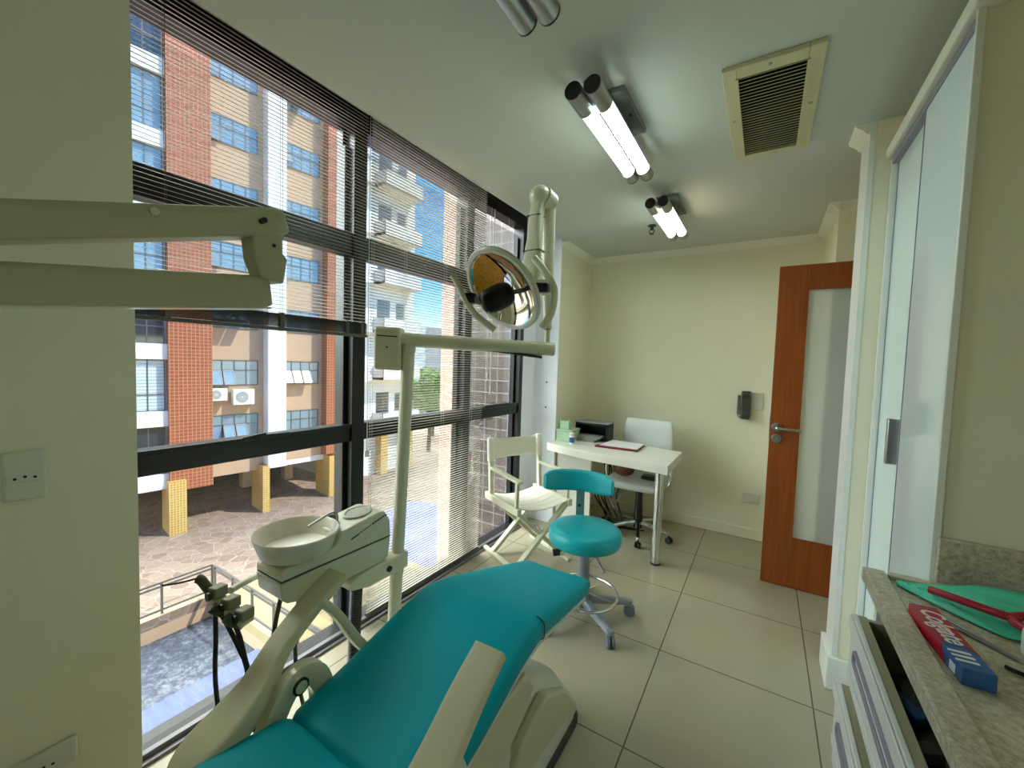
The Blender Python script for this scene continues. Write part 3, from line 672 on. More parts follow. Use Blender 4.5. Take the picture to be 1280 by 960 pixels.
obj('hinge_axle', cyl(nb(), (-1.0, .59, .40), (-.56, .59, .40), .014, n=14), M['steel'], t)
# base: foot plate, pedestal, lift cover
def plan(z, x0, x1, y0, y1, r, n=6):
    o = []
    for cx, cy, a0 in ((x1-r, y1-r, 0), (x0+r, y1-r, PI/2), (x0+r, y0+r, PI), (x1-r, y0+r, 1.5*PI)):
        for k in range(n+1): a = a0+PI/2*k/n; o.append((cx+r*math.cos(a), cy+r*math.sin(a), z))
    return o
b = nb(); quadstrip(b, [plan(0, -.98, -.548, .15, 1.50, .06), plan(.03, -.98, -.548, .15, 1.50, .06)]); obj('foot_plate', b, M['darkpl'], t, bevel=.004)
b = nb(); quadstrip(b, [plan(.03, -.97, -.56, .16, 1.49, .06), plan(.08, -.968, -.563, .165, 1.485, .06), plan(.22, -.955, -.585, .2, 1.40, .09), plan(.30, -.93, -.61, .3, 1.28, .1), plan(.325, -.90, -.64, .36, 1.2, .08)])
obj('base_cover', b, M['ivory'], t, sharp=45)
b = nb(); quadstrip(b, [plan(.30, -.9, -.645, .62, 1.18, .03), plan(.40, -.9, -.645, .62, 1.10, .03), plan(.425, -.89, -.655, .66, 1.06, .03)]); obj('lift_column', b, M['ivory'], t, bevel=.004)
b = nb(); prism(b, [(-.575, .25, .10), (-.575, 1.02, .28), (-.575, 1.13, .36), (-.575, 1.08, .44), (-.575, .60, .42), (-.575, .25, .38)], (-.03, 0, 0)); obj('side_cover', b, M['cream2'], t, bevel=.01, seg=3)
b = nb(); prism(b, [(-.575, .90, .02), (-.555, 1.02, .25), (-.56, 1.2, .29), (-.565, 1.36, .2), (-.56, 1.47, .07), (-.56, 1.47, .03)], (-.04, 0, 0)); obj('base_side_panel', b, M['cream2'], t, bevel=.012, seg=3)
# post arm that links the unit's pole to the chair base
obj('unit_arm', beam(beam(nb(), (-1.19, 1.095, .14), (-.93, 1.05, .14), .07, .05), (-1.19, 1.095, .115), (-1.19, 1.095, .30), .085, .085, up=(1, 0, 0)), M['cream'], t, bevel=.008)

# ------------------------------------------------------------------ light pole with dental lamp
t = thing('dental_lamp', 'cream pole mounted dental operating lamp with amber tinted oval reflector', 'dental lamp', (-1.19, 1.095, .30))
obj('pole', cyl(nb(), (-1.188, 1.09, .30), (-1.188, 1.148, 1.46), .0245, n=24), M['cream'], t)
b = nb(); cyl(b, (-1.188, 1.147, 1.43), (-1.188, 1.148, 1.452), .0262, n=24); obj('pole_collar', b, M['cream'], t)
pA, pB = V((-1.245, 1.11, 1.479)), V((-.705, 1.452, 1.457)); 
b = nb(); cyl(b, pA, pB, .0262, n=24); obj('boom', b, M['cream'], t, bevel=.006)
dB = (pB-pA).normalized(); sB = dB.cross(V((0, 0, 1))).normalized()
b = nb(); obox(b, V((-1.252, 1.107, 1.44)), dB*.052, sB*.034, V((0, 0, .083))); bxm = obj('transformer_box', b, M['cream'], t, bevel=.012, seg=4)
b = nb(); c0 = V((-1.252, 1.107, 1.487))+sB*.0345; obox(b, c0, dB*.038, sB*.001, V((0, 0, .0022))); cyl(b, V((-1.252, 1.107, 1.445))+sB*.033, V((-1.252, 1.107, 1.445))+sB*.036, .0035, n=10); obj('switch', b, M['darkpl'], bxm)
b = nb(); q = pB-dB*.06; obox(b, q-dB*.1+V((0, 0, -.026)), dB*.11-V((0, 0, .008)), sB*.012, V((0, 0, .005))); obj('cable_cover', b, M['darkpl'], t)
b = nb(); pc = V((-.733, 1.437, 1.48)); cyl(b, pc+V((0, 0, -.01)), pc+V((0, 0, .055)), .011, n=16); obj('pivot', b, M['cream'], t)
b = nb(); cyl(b, pc+V((0, 0, .052)), pc+V((0, 0, .06)), .0125, n=16); obj('pivot_ring', b, M['darkpl'], t)
top = V((-.776, 1.42, 2.045))
b = nb(); lo = pc+V((0, 0, .055)); hi = top+V((.012, .045, -.01)); rings = []
for k in range(9):
    f = k/8; p = lo+(hi-lo)*f; w = .016+.016*f; rings.append([p+V((math.cos(a)*w, math.sin(a)*(.018+.012*f), 0)) for a in [2*PI*j/20 for j in range(20)]])
quadstrip(b, rings); obj('upright', b, M['cream'], t, sharp=50)
b = nb(); sphere(b, top, .042, 24); cyl(b, top+V((.01, .0, 0)), top+V((.018, .05, -.012)), .04, n=24); obj('elbow', b, M['cream'], t)
yk = V((-.738, 1.30, 1.72))
b = nb(); st = [(top+V((0, -.012, -.03)), .026), (top+V((.002, -.03, -.09)), .026), (top.lerp(yk, .55), .028), (top.lerp(yk, .75), .034), (yk+V((-.005, .01, .02)), .04), (yk+V((0, 0, -.02)), .034)]
rings = []
for p, w in st: rings.append([p+V((math.copysign(abs(math.cos(a))**.6, math.cos(a))*w, math.copysign(abs(math.sin(a))**.6, math.sin(a))*.022, 0)) for a in [2*PI*j/24 for j in range(24)]])
quadstrip(b, rings); am = obj('spring_arm', b, M['cream'], t, sharp=50)
b = nb(); p = top.lerp(yk, .72); obox(b, p, V((.036, 0, 0)), V((0, .0235, 0)), V((0, 0, .0012))); p = top+V((.0, -.028, -.085)); obox(b, p, V((.0272, 0, 0)), V((0, .0232, 0)), V((0, 0, .0012))); obj('joint_line', b, M['darkpl'], am)
# head
hc = V((-.762, 1.150, 1.640)); hn = V((-0.203, -0.775, -0.610)).normalized()
h1 = hn.cross(V((0, 0, 1))).normalized(); h2 = h1.cross(hn)
def dish(bm, prof, n=48):
    quadstrip(bm, [[hc+hn*z+r*(math.cos(2*PI*i/n)*h1+math.sin(2*PI*i/n)*h2) for i in range(n)] for r, z in prof], cap=False); return bm
R0 = .15
hs = obj('lamp_shell', dish(nb(), [(R0-.004, .004), (R0+.002, .002), (R0+.004, -.006), (R0-.004, -.014), (R0*.82, -.035), (R0*.6, -.052), (R0*.35, -.064), (.001, -.068)]), M['ivory'], t)
obj('reflector', dish(nb(), [(R0*.9, .003), (R0*.8, -.011), (R0*.65, -.026), (R0*.45, -.040), (R0*.25, -.049), (.001, -.052)]), M['mirror'], t)
obj('reflector_rim', dish(nb(), [(R0*.88, .0035), (R0*.91, .008), (R0-.002, .008), (R0+.003, .002)]), M['ivory'], t)
# amber facetted inset on the reflector (upper left sector)
b = nb(); rings = []
for r, z in ((R0*.86, -.004), (R0*.65, -.024), (R0*.45, -.038), (R0*.2, -.048)): rings.append([hc+hn*(z+.002)+r*(math.cos(a)*h1+math.sin(a)*h2) for a in [math.radians(-30+118*i/20) for i in range(21)]])
quadstrip(b, rings, closed=False); obj('amber_inset', b, M['amber'], t)
bp = V((-.742, 1.085, 1.608)); lp = V((-.832, 1.055, 1.602)); rp = V((-.655, 1.245, 1.655))
b = nb(); d_ = (V((-.705, 1.10, 1.625))-V((-.77, 1.065, 1.585))).normalized()
p0_, p1_ = V((-.768, 1.075, 1.590)), V((-.718, 1.115, 1.622)); rings = []
axd, s_, u_ = frame_of(p1_-p0_)
for k in range(13):
    a = -PI/2+PI*k/12; pp = (p0_+p1_)/2+axd*((p1_-p0_).length/2*.55*math.sin(a)+.036*math.sin(a)); rr = .046*max(.02, math.cos(a))**.6*(1-.10*math.cos(a*2))
    rings.append([pp+rr*(math.cos(2*PI*i/24)*s_+math.sin(2*PI*i/24)*u_) for i in range(24)])
quadstrip(b, rings); obj('bulb_shield', b, P('shield_black', '020202', .4, spec=.3), t, sharp=60)
b = nb(); beam(b, lp, p0_, .02, .022); beam(b, p1_, rp+V((-.03, -.02, 0)), .012, .016); obj('shield_bracket', b, M['greypl'], t, bevel=.003)
b = nb(); obox(b, lp+V((.008, -.002, 0)), V((.02, .006, 0)), V((-.006, .02, 0))*.8, V((0, 0, .017))); obox(b, rp+V((-.005, -.012, .0)), V((.02, .012, 0)), V((-.008, .014, 0)), V((0, 0, .016))); objs('knob', b, M['blackpl'], t, bevel=.004)
b = nb(); tube(b, [(-.866, 1.02, 1.675), (-.848, 1.03, 1.64), (-.828, 1.04, 1.595), (-.795, 1.055, 1.548), (-.742, 1.085, 1.503)], .0105, n=12); obj('handle', b, M['cream'], t)
b = nb(); tube(b, [(-.696, 1.245, 1.762), (-.665, 1.25, 1.725), (-.628, 1.26, 1.67), (-.622, 1.262, 1.62), (-.635, 1.262, 1.565), (-.668, 1.265, 1.528)], .0125, n=12); obj('handle', b, M['cream'], t)
b = nb(); beam(b, lp+V((-.03, -.002, .01)), lp+V((.02, .05, .0)), .02, .03); beam(b, rp+V((.03, .012, 0)), rp+V((-.02, .03, .0)), .02, .034); obj('handle_mount', b, M['cream'], t, bevel=.004)
b = nb(); beam(b, yk+V((0, 0, -.02)), hc-hn*.062, .05, .05); obox(b, yk+V((.025, .0, -.035)), V((.05, .02, 0)), V((-.008, .02, 0)), V((0, 0, .014))); obj('yoke', b, M['cream'], t, bevel=.008)

# ------------------------------------------------------------------ spittoon unit
t = thing('spittoon_unit', 'cream dental water unit with round spittoon bowl clamped to the lamp pole', 'dental unit', (-1.23, .85, .65))
bx0, bx1 = -1.305, -1.163
b = nb(); prism(b, [(bx0, y, z) for y, z in ((.638, .738), (.640, .765), (.655, .772), (.80, .776), (.825, .785), (.835, .815), (.85, .822), (1.0, .842), (1.02, .838), (1.045, .80), (1.05, .738))], (bx1-bx0, 0, 0)); up = obj('upper_body', b, M['cream'], t, bevel=.007, seg=3)
b = nb(); prism(b, [(bx0, y, z) for y, z in ((.638, .735), (1.05, .735), (1.04, .66), (.98, .648), (.70, .655), (.66, .665), (.645, .68))], (bx1-bx0, 0, 0)); obj('lower_body', b, M['cream'], t, bevel=.007, seg=3)
b = nb(); box(b, bx0+.006, bx1-.0008, .640, 1.049, .7355, .7378); obj('seam', b, P('seam_shadow_gap', '55564a', .6), t)
b = nb(); c = V((-1.235, .955, .8385)); quadstrip(b, [[c+V((r*math.cos(a), r*1.15*math.sin(a), z+.12*r*math.sin(a))) for a in [2*PI*i/32 for i in range(32)]] for r, z in ((.036, -.001), (.040, .0035), (.045, .0025), (.046, -.001))], cap=False)
quadstrip(b, [[c+V((r*math.cos(a), r*1.15*math.sin(a), z+.12*r*math.sin(a))) for a in [2*PI*i/32 for i in range(32)]] for r, z in ((.036, .0015), (.03, .0012), (.001, .001))], cap=False); obj('cup_rest', b, P('cup_recess', 'aeb0a0', .4), up)
b = nb(); x = bx1+.0006; 
for y0, y1, z0, z1 in ((.885, .955, .797, .8005), (.885, .908, .787, .7895),): pass
prism(b, [(x, .875, .783), (x, .958, .807), (x, .958, .809), (x, .90, .793), (x, .875, .786)], (.0006, 0, 0)); prism(b, [(x, .875, .781), (x, .905, .789), (x, .908, .7915), (x, .875, .783)], (.0006, 0, 0))
for k in range(6): prism(b, [(x, .962+.011*k, .8065+.0028*k), (x, .9705+.011*k, .8085+.0028*k), (x, .9705+.011*k, .8145+.0028*k), (x, .962+.011*k, .8125+.0028*k)], (.0006, 0, 0))
obj('emblem', b, M['darkpl'], up)
bc = V((-1.242, .732, .775))
bw = obj('bowl', lathe(nb(), [(.03, .0), (.094, .0), (.103, .006), (.112, .03), (.122, .06), (.1265, .067), (.124, .071), (.118, .067), (.107, .04), (.093, .02), (.05, .010), (.015, .006), (.001, .005)], bc, 56), M['ceramic'], t)
obj('drain', lathe(nb(), [(.014, .005), (.014, .008), (.001, .008)], bc, 20), M['steel'], bw)
b = nb(); tube(b, [(-1.222, .862, .82), (-1.222, .862, .858), (-1.226, .852, .868), (-1.236, .84, .866), (-1.25, .775, .84)], .0042, n=10); obj('faucet', b, M['steel'], t)
b = nb(); cyl(b, (-1.222, .862, .815), (-1.222, .862, .835), .009, n=14); obj('faucet_base', b, M['steel'], t)
b = nb(); cyl(b, (-1.262, .872, .818), (-1.262, .872, .852), .014, n=18); obj('cup_filler', b, P('smoked_plastic', '6f6a5c', .3), t)
b = nb(); prism(b, [(-1.155, .87, .605), (-1.155, .87, .632), (-1.155, .93, .648), (-1.155, 1.135, .648), (-1.155, 1.135, .585), (-1.155, .95, .585)], (-.065, 0, 0)); obj('clamp', b, M['cream'], t, bevel=.008, seg=3)
b = nb(); cyl(b, (-1.157, 1.035, .617), (-1.149, 1.035, .617), .011, n=18); obj('clamp_screw', b, M['blackpl'], t)
b = nb(); cyl(b, (-1.188, 1.103, .565), (-1.188, 1.103, .585), .028, n=24); obj('clamp_ring', b, M['cream'], t)
b = nb(); pts = [(-1.29, .99, .65), (-1.33, 1.03, .55), (-1.365, 1.05, .35), (-1.385, 1.06, .12), (-1.385, 1.06, .004)]; ps = spline(pts, 40); rings = []; d, s, u = frame_of(ps[1]-ps[0])
for i, p in enumerate(ps):
    tt = (ps[min(i+1, len(ps)-1)]-ps[max(i-1, 0)]).normalized(); s = (s-tt*s.dot(tt)).normalized(); u = tt.cross(s); rad = .0245 if i % 2 else .0205
    rings.append([p+rad*(math.cos(2*PI*j/16)*s+math.sin(2*PI*j/16)*u) for j in range(16)])
quadstrip(b, rings); obj('corrugated_hose', b, M['darkpl'], t, sharp=20)
# hoses under the body
for pts, r in (([(-1.25, .69, .66), (-1.24, .66, .55), (-1.19, .62, .42), (-1.12, .63, .2), (-1.06, .7, .04)], .007), ([(-1.22, .73, .655), (-1.21, .71, .55), (-1.18, .70, .4), (-1.12, .72, .2), (-1.06, .75, .04)], .006)):
    obj('hose', tube(nb(), pts, r, n=8), P('grey_hose', '4d4e40', .5), t)
# handpiece holder on its side arm
b = nb(); tube(b, [(-1.30, .70, .70), (-1.338, .661, .697), (-1.30, .566, .706)], .010, n=12); obj('holder_arm', b, M['ivory'], t)
hold = obj('holder_bar', beam(nb(), (-1.30, .52, .715), (-1.175, .555, .66), .04, .012), M['cream'], t, bevel=.003)
for k in range(3):
    c = V((-1.285, .528, .716)).lerp(V((-1.19, .553, .672)), k/2)
    b = nb(); obox(b, c+V((0, 0, .012)), V((.016, .004, 0)), V((-.003, .018, 0)), V((0, 0, .015))); obj('holder_clip', b, P('olive_clip', '8a8a70', .4), t, bevel=.004)
    b = nb(); cyl(b, c+V((.005, -.024, .008)), c+V((.005, -.03, .008)), .012, n=16); objs('clip_opening', b, M['blackpl'], t)
dk = P('olive_handpiece', '4a4834', .45)
def handpiece(label, pts, r, hose, tip=None):
    q = thing('handpiece', label, 'handpiece', pts[0], group='handpieces on the water unit')
    obj('body', tube(nb(), pts, r, n=14), dk, q)
    if tip: obj('tip', tube(nb(), tip, .0028, n=8), M['darkpl'], q)
    obj('hose', tube(nb(), hose, .0062, n=10), M['cable'], q)
handpiece('saliva ejector with a thin curved tip, outermost on the water unit holder', [(-1.288, .522, .715), (-1.305, .512, .735), (-1.325, .503, .758), (-1.333, .497, .763)], .0125, [(-1.288, .522, .715), (-1.282, .52, .68), (-1.28, .52, .6), (-1.29, .525, .42), (-1.30, .57, .1), (-1.28, .66, .02)], [(-1.333, .497, .763), (-1.35, .487, .757), (-1.37, .465, .752), (-1.405, .44, .745)])
handpiece('dark suction handpiece in the middle clip of the water unit holder', [(-1.255, .50, .705), (-1.245, .515, .69), (-1.238, .535, .675)], .014, [(-1.245, .515, .69), (-1.225, .53, .64), (-1.20, .545, .58), (-1.18, .555, .52), (-1.17, .58, .3), (-1.12, .68, .03)])
handpiece('dark suction handpiece in the innermost clip beside the bowl unit', [(-1.208, .515, .685), (-1.20, .53, .668), (-1.193, .55, .652)], .014, [(-1.2, .53, .668), (-1.185, .54, .62), (-1.175, .55, .55), (-1.165, .57, .45), (-1.14, .62, .2), (-1.09, .70, .02)])

# ------------------------------------------------------------------ wall mounted folding x-ray arm
t = thing('folding_arm', 'cream folding wall arm of a dental x-ray unit reaching in from the left', 'wall arm', (-1.52, -.5, 1.5))
def tbeam(name, p0, p1, w, h0, h1, m):
    p0, p1 = V(p0), V(p1); d = (p1-p0).normalized(); s = d.cross(V((0, 0, 1))).normalized(); u = s.cross(d); b = nb()
    quadstrip(b, [[p+s*sx*w/2+u*sz*h/2 for sx, sz in ((-1, -1), (1, -1), (1, .62), (.72, 1), (-.72, 1), (-1, .62))] for p, h in ((p0, h0), (p1-d*.02, h1), (p1, h1*.8))], smooth=False); return obj(name, b, m, t, bevel=.005, seg=3)
eL = V((-.972, .535, 1.706))
tbeam('upper_beam', (-1.12, -.43, 1.335+.11), eL, .06, .064, .062, M['armolive'])
tbeam('lower_beam', (-1.13, -.43, 1.435), (-.978, .505, 1.542), .055, .066, .072, M['armolive'])
obj('lower_beam_edge', beam(nb(), V((-1.13, -.43, 1.401)), (-.978, .505, 1.506), .05, .003), M['ivory'], t)
k0 = V((-.995, .495, 1.62)); b = nb()
prism(b, [k0+V(q) for q in ((-.012, -.03, .06), (-.004, -.038, .04), (.0, -.035, -.01), (.002, -.02, -.052), (.01, .022, -.058), (.012, .03, .0), (.006, .022, .012), (.006, .022, .06))], (.045, .006, 0)); obj('knuckle', b, M['armolive'], t, bevel=.006, seg=3)
b = nb(); 
for p, r in ((V((-.985+.047, .478, 1.69)), .006), (V((-.955, .507, 1.645)), .004)): cyl(b, p+V((-.012, .0, 0)), p+V((.006, -.002, 0)), r, n=12)
objs('screw', b, M['blackpl'], t)
b = nb(); cyl(b, (-1.06, .31, 1.655), (-.985+.02, .30, 1.657), .007, n=14); obj('screw_cap', b, M['cream'], t)
b = nb(); box(b, -1.52, -1.45, -.56, -.36, 1.30, 1.62); obj('wall_bracket', b, M['cream'], t, bevel=.01)
obj('bracket_arm', beam(beam(nb(), (-1.46, -.46, 1.44), (-1.1, -.46, 1.44), .08, .08), (-1.125, -.46, 1.40), (-1.125, -.46, 1.50), .09, .09, up=(1, 0, 0)), M['cream'], t, bevel=.008)

# ------------------------------------------------------------------ operator stool
SX, SY = -.80, 2.12
t = thing('dental_stool', 'turquoise round dental stool on a grey castor base beside the dental chair', 'stool', (SX, SY, 0))
cx, cy = -.79, 2.085
prof = [(.001, .428), (.172, .43), (.188, .437), (.196, .452), (.197, .482), (.192, .502), (.18, .515), (.15, .523), (.10, .525), (.001, .523)]
obj('seat', lathe(nb(), prof, (cx, cy, 0), 48), M['teal2'], t, sharp=60)
b = nb(); cyl(b, (cx, cy, .418), (cx, cy, .432), .13, n=32); box(b, cx-.06, cx+.05, cy-.06, cy+.05, .395, .42); obj('seat_plate', b, M['greypl'], t, bevel=.005)
b = nb(); cyl(b, (SX, SY-.01, .09), (SX, SY-.01, .25), .036, .036, n=24); cyl(b, (SX, SY-.01, .25), (cx, cy, .40), .033, .031, n=24); obj('column', b, M['greypl'], t)
b = nb(); tube(b, [(cx+.07, cy-.06, .425), (cx+.12, cy-.10, .39), (cx+.155, cy-.125, .36)], .007, n=8); obj('lever', b, M['greypl'], t)
b = nb(); tube(b, [(cx-.05, cy-.08, .425), (cx-.08, cy-.13, .415), (cx-.095, cy-.15, .405)], .007, n=8); cyl(b, (cx-.085, cy-.135, .405), (cx-.115, cy-.155, .40), .018, n=16); obj('lever', b, M['darkpl'], t)
b = nb(); pts = [(SX+0.19*math.cos(a), SY-.01+.19*math.sin(a), .135) for a in [2*PI*i/40 for i in range(41)]]; tube(b, pts, .0085, n=10, k=1)
obj('foot_ring', b, M['chrome'], t)
b = nb()
for k in range(5):
    a = math.radians(-38+72*k+36); tube(b, [(SX+.035*math.cos(a), SY-.01+.035*math.sin(a), .14), (SX+.19*math.cos(a), SY-.01+.19*math.sin(a), .135)], .005, n=6, k=1)
obj('ring_spoke', b, M['chrome'], t)
b = nb(); cyl(b, (SX, SY-.01, .075), (SX, SY-.01, .13), .055, .045, n=24); obj('hub', b, M['greypl'], t, bevel=.004)
def castor_base(root, cx, cy, r, a0, z0, z1, w, h, m, mc, wr=.028):
    for k in range(5):
        a = math.radians(a0+72*k); d = V((math.cos(a), math.sin(a), 0)); s = V((-d.y, d.x, 0)); c = V((cx, cy, 0))
        b = nb(); rings = []
        for f, zz, ww, hh in ((.03/r, z0, w, h*1.25), (.6, z0*.55+z1*.45, w*.9, h), (1., z1, w*.78, h*.8)):
            p = c+d*r*f+V((0, 0, zz)); rings.append([p+s*x*ww/2+V((0, 0, z*hh/2)) for x, z in ((-1, -.7), (-.7, -1), (.7, -1), (1, -.7), (1, .4), (.6, 1), (-.6, 1), (-1, .4))])
        quadstrip(b, rings); cyl(b, c+d*r+V((0, 0, z1-h*.4)), c+d*r+V((0, 0, z1+h*.35)), w*.42, n=14)
        obj('base_arm', b, m, root, sharp=50)
        b = nb(); p = c+d*(r+.006)+V((0, 0, wr)); q = (d*.35+s).normalized()
        for sg in (-1, 1): cyl(b, p+q*sg*.005, p+q*sg*.021, wr, n=20)
        g = obj('castor', b, mc, root, bevel=.003)
        b = nb(); lathe(b, [(.001, -.0), (wr*.9, 0)], p, 4); b.free(); b = nb()
        cyl(b, p+V((0, 0, .0)), c+d*r+V((0, 0, z1-h*.2)), .008, n=10); cyl(b, p-q*.022, p+q*.022, .006, n=10); obj('axle', b, mc, g)
castor_base(t, SX, SY-.01, .265, -37, .10, .078, .05, .034, M['greypl'], P('castor_grey', '6d7480', .4), .031)
# back pad on its stem
b = nb(); rings = []
pcx, pcy, R_ = -.835, 2.075, .215
for i in range(25):
    a = math.radians(90+24-4+ (i-12)*5.0) ; e = 1-abs((i-12)/12)**6*.55
    c = V((pcx+R_*math.cos(a)*1.05, pcy+R_*math.sin(a)*.9, .715)); nrm = V((math.cos(a), math.sin(a), 0))
    rings.append([c+nrm*.022*e*math.copysign(abs(math.cos(u))**.6, math.cos(u))+V((0, 0, 0.063*(1-.35*abs((i-12)/12)**5)*math.copysign(abs(math.sin(u))**.5, math.sin(u)))) for u in [2*PI*j/24 for j in range(24)]])
quadstrip(b, rings); obj('backrest', b, M['teal2'], t, sharp=60)
b = nb(); p0 = V((-.905, 2.285, .66)); beam(b, (-.905, 2.285, .74), (-.90, 2.28, .47), .05, .012, up=(0, 1, 0)); beam(b, (-.90, 2.28, .455), (-.80, 2.10, .412), .05, .012); obj('backrest_stem', b, P('teal_grey_stem', '3f6a66', .4), t, bevel=.003)
b = nb(); cyl(b, (-.902, 2.272, .56), (-.901, 2.265, .56), .008, n=12); obj('stem_knob', b, M['blackpl'], t)

# ------------------------------------------------------------------ director's chair
d = V((.9, -.434, 0)).normalized(); n_ = V((.434, .9, 0)).normalized()
L0, L1 = V((-1.700, 2.456, 0)), V((-1.318, 2.272, 0)); wd = .435
t = thing('directors_chair', 'white wooden folding director chair with cream canvas back by the window', 'chair', tuple((L0+L1)/2+n_*wd/2))
def pt(a, w, z): return L0+d*a+n_*w+V((0, 0, z))
LL = (L1-L0).length
for w in (0, wd):
    b = nb(); beam(b, pt(-.015, w, .418), pt(LL+.005, w, .418), .034, .05); obj('seat_rail', b, M['whitewood'], t, bevel=.004)
    b = nb(); beam(b, pt(.055, w, .40), pt(.02, w, .85), .03, .034, up=d); obj('back_post', b, M['whitewood'], t, bevel=.005)
    b = nb(); beam(b, pt(LL-.035, w, .43), pt(LL-.03, w, .615), .022, .024, up=d); obj('front_post', b, M['whitewood'], t, bevel=.003)
    b = nb(); beam(b, pt(.05, w, .632), pt(LL+.01, w, .618), .045, .02); obj('armrest', b, M['whitewood'], t, bevel=.006)
    b = nb(); beam(b, pt(-.03, w, .013), pt(LL+.02, w, .013), .034, .026); obj('foot_rail', b, M['whitewood'], t, bevel=.005)
for a, o in ((LL-.06, .018), (.06, .018)):
    b = nb(); beam(b, pt(a, 0.005, .41), pt(a, wd-.005, .02), .026, .042, up=d); obj('leg', b, M['whitewood'], t, bevel=.004)
    b = nb(); beam(b, pt(a+.027, wd-.005, .41), pt(a+.027, .005, .02), .026, .042, up=d); obj('leg', b, M['whitewood'], t, bevel=.004)
b = nb(); tube(b, [pt(LL-.04, wd*.52, .215), pt(LL*.5, wd*.75, .19), pt(.06, wd*.52, .215)], .006, n=8, k=1); obj('brace', b, M['steel'], t)
b = nb(); grid = []
for i in range(21):
    f = i/20; w = -.018+(wd+.036)*f; dip = .012*math.sin(f*PI); row = []
    for j in range(9):
        z = .685+.155*j/8; z -= .012*math.sin(f*PI)*(j/8) ; a = .02+.035*(.85-z)/.45-.014-.03*math.sin(f*PI)
        row.append(pt(a, w, z))
    grid.append(row)
quadstrip(b, grid, closed=False); o = obj('back_canvas', b, M['canvas'], t); so = o.modifiers.new('thick', 'SOLIDIFY'); so.thickness = .004
b = nb()
for w in (0, wd): cyl(b, pt(.036, w, .68), pt(.022, w, .845), .026, n=14)
objs('canvas_sleeve', b, M['canvas'], t)
b = nb(); ns = 6
for i in range(ns):
    a0 = .02+(LL-.03)*i/ns; a1 = a0+(LL-.03)/ns-.004; rings = []
    for k in range(13):
        f = k/12; z = .44-.035*math.sin(f*PI); w = .0+wd*f; rings.append([pt(a0, w, z), pt(a1, w, z), pt(a1, w, z-.006), pt(a0, w, z-.006)])
    quadstrip(b, rings, smooth=False)
obj('seat_canvas', b, M['canvas'], t)

# ------------------------------------------------------------------ desk
DZ = .745
t = thing('desk', 'white wall desk with curved front on one chrome leg', 'desk', (-1.0, 3.2, 0))
front = spline([V((-1.512, 3.03, 0)), V((-1.30, 2.96, 0)), V((-1.07, 2.90, 0)), V((-.78, 2.868, 0)), V((-.514, 2.832, 0))], 5)
outl = [(p.x, p.y, DZ-.062) for p in front]+[(-.515, 3.395, DZ-.062), (-1.11, 3.53, DZ-.062), (-1.512, 3.60, DZ-.062)]
b = nb(); prism(b, outl, (0, 0, .062)); obj('desk_top', b, M['white'], t, bevel=.002)
b = nb(); box(b, -1.512, -1.195, 3.235, 3.265, 0, DZ-.062); box(b, -1.512, -1.49, 3.265, 3.56, 0, DZ-.062); obj('side_panel', b, M['white'], t, bevel=.002)
b = nb(); cyl(b, (-.592, 2.975, .012), (-.592, 2.975, DZ-.062), .031, n=28); lg = obj('leg', b, M['chrome'], t)
b = nb(); cyl(b, (-.592, 2.975, 0), (-.592, 2.975, .014), .034, n=28); obj('leg_foot', b, M['blackpl'], lg)
b = nb(); cyl(b, (-.592, 2.975, DZ-.075), (-.592, 2.975, DZ-.062), .04, n=28); obj('leg_flange', b, M['chrome'], lg)
# desk things
t = thing('tissue_box', 'pale green box with a lid on the desk beside the white reveal', 'box', (-1.44, 3.27, DZ))
obj('body', box(nb(), -1.50, -1.36, 3.18, 3.36, DZ, DZ+.085), M['mint'], t, bevel=.004)
obj('lid', box(nb(), -1.506, -1.354, 3.174, 3.366, DZ+.085, DZ+.098), M['mint'], t, bevel=.004)
t = thing('card_holder', 'small pale green holder with raised corners standing on the green box', 'holder', (-1.45, 3.25, DZ+.098))
b = nb(); box(b, -1.485, -1.405, 3.215, 3.285, DZ+.098, DZ+.165); obj('body', b, M['mint'], t, bevel=.003)
b = nb()
for x in (-1.482, -1.408): lathe(b, [(.006, 0), (.006, .015), (.001, .03)], (x, 3.22, DZ+.163), 10)
objs('corner_point', b, M['mint'], t)
t = thing('small_jar', 'little white jar with a blue label on the desk in front of the green box', 'jar', (-1.33, 3.12, DZ))
obj('jar', lathe(nb(), [(.020, 0), (.021, .004), (.021, .07), (.018, .075)], (-1.33, 3.12, DZ), 24), M['boxwhite'], t)
b = nb(); lathe(b, [(.0214, .012), (.0214, .055)], (-1.33, 3.12, DZ), 24, cap=False); obj('jar_label', b, M['boxblue'], t)
obj('jar_lid', lathe(nb(), [(.021, .072), (.022, .074), (.022, .09), (.019, .092)], (-1.33, 3.12, DZ), 24), M['white'], t)
t = thing('printer', 'black printer box at the back of the desk in the corner', 'printer', (-1.27, 3.52, DZ))
b = nb(); box(b, -1.42, -1.12, 3.40, 3.56, DZ, DZ+.012); box(b, -1.42, -1.12, 3.40, 3.56, DZ+.125, DZ+.145); box(b, -1.42, -1.40, 3.40, 3.56, DZ, DZ+.145); box(b, -1.14, -1.12, 3.40, 3.56, DZ, DZ+.145); box(b, -1.42, -1.12, 3.545, 3.56, DZ, DZ+.145)
obj('casing', b, M['blackpl'], t, bevel=.004)
obj('lid', box(nb(), -1.425, -1.115, 3.395, 3.565, DZ+.145, DZ+.155), M['greypl'], t, bevel=.004)
obj('paper_tray', box(nb(), -1.40, -1.14, 3.36, 3.5, DZ+.03, DZ+.04), M['darkpl'], t)
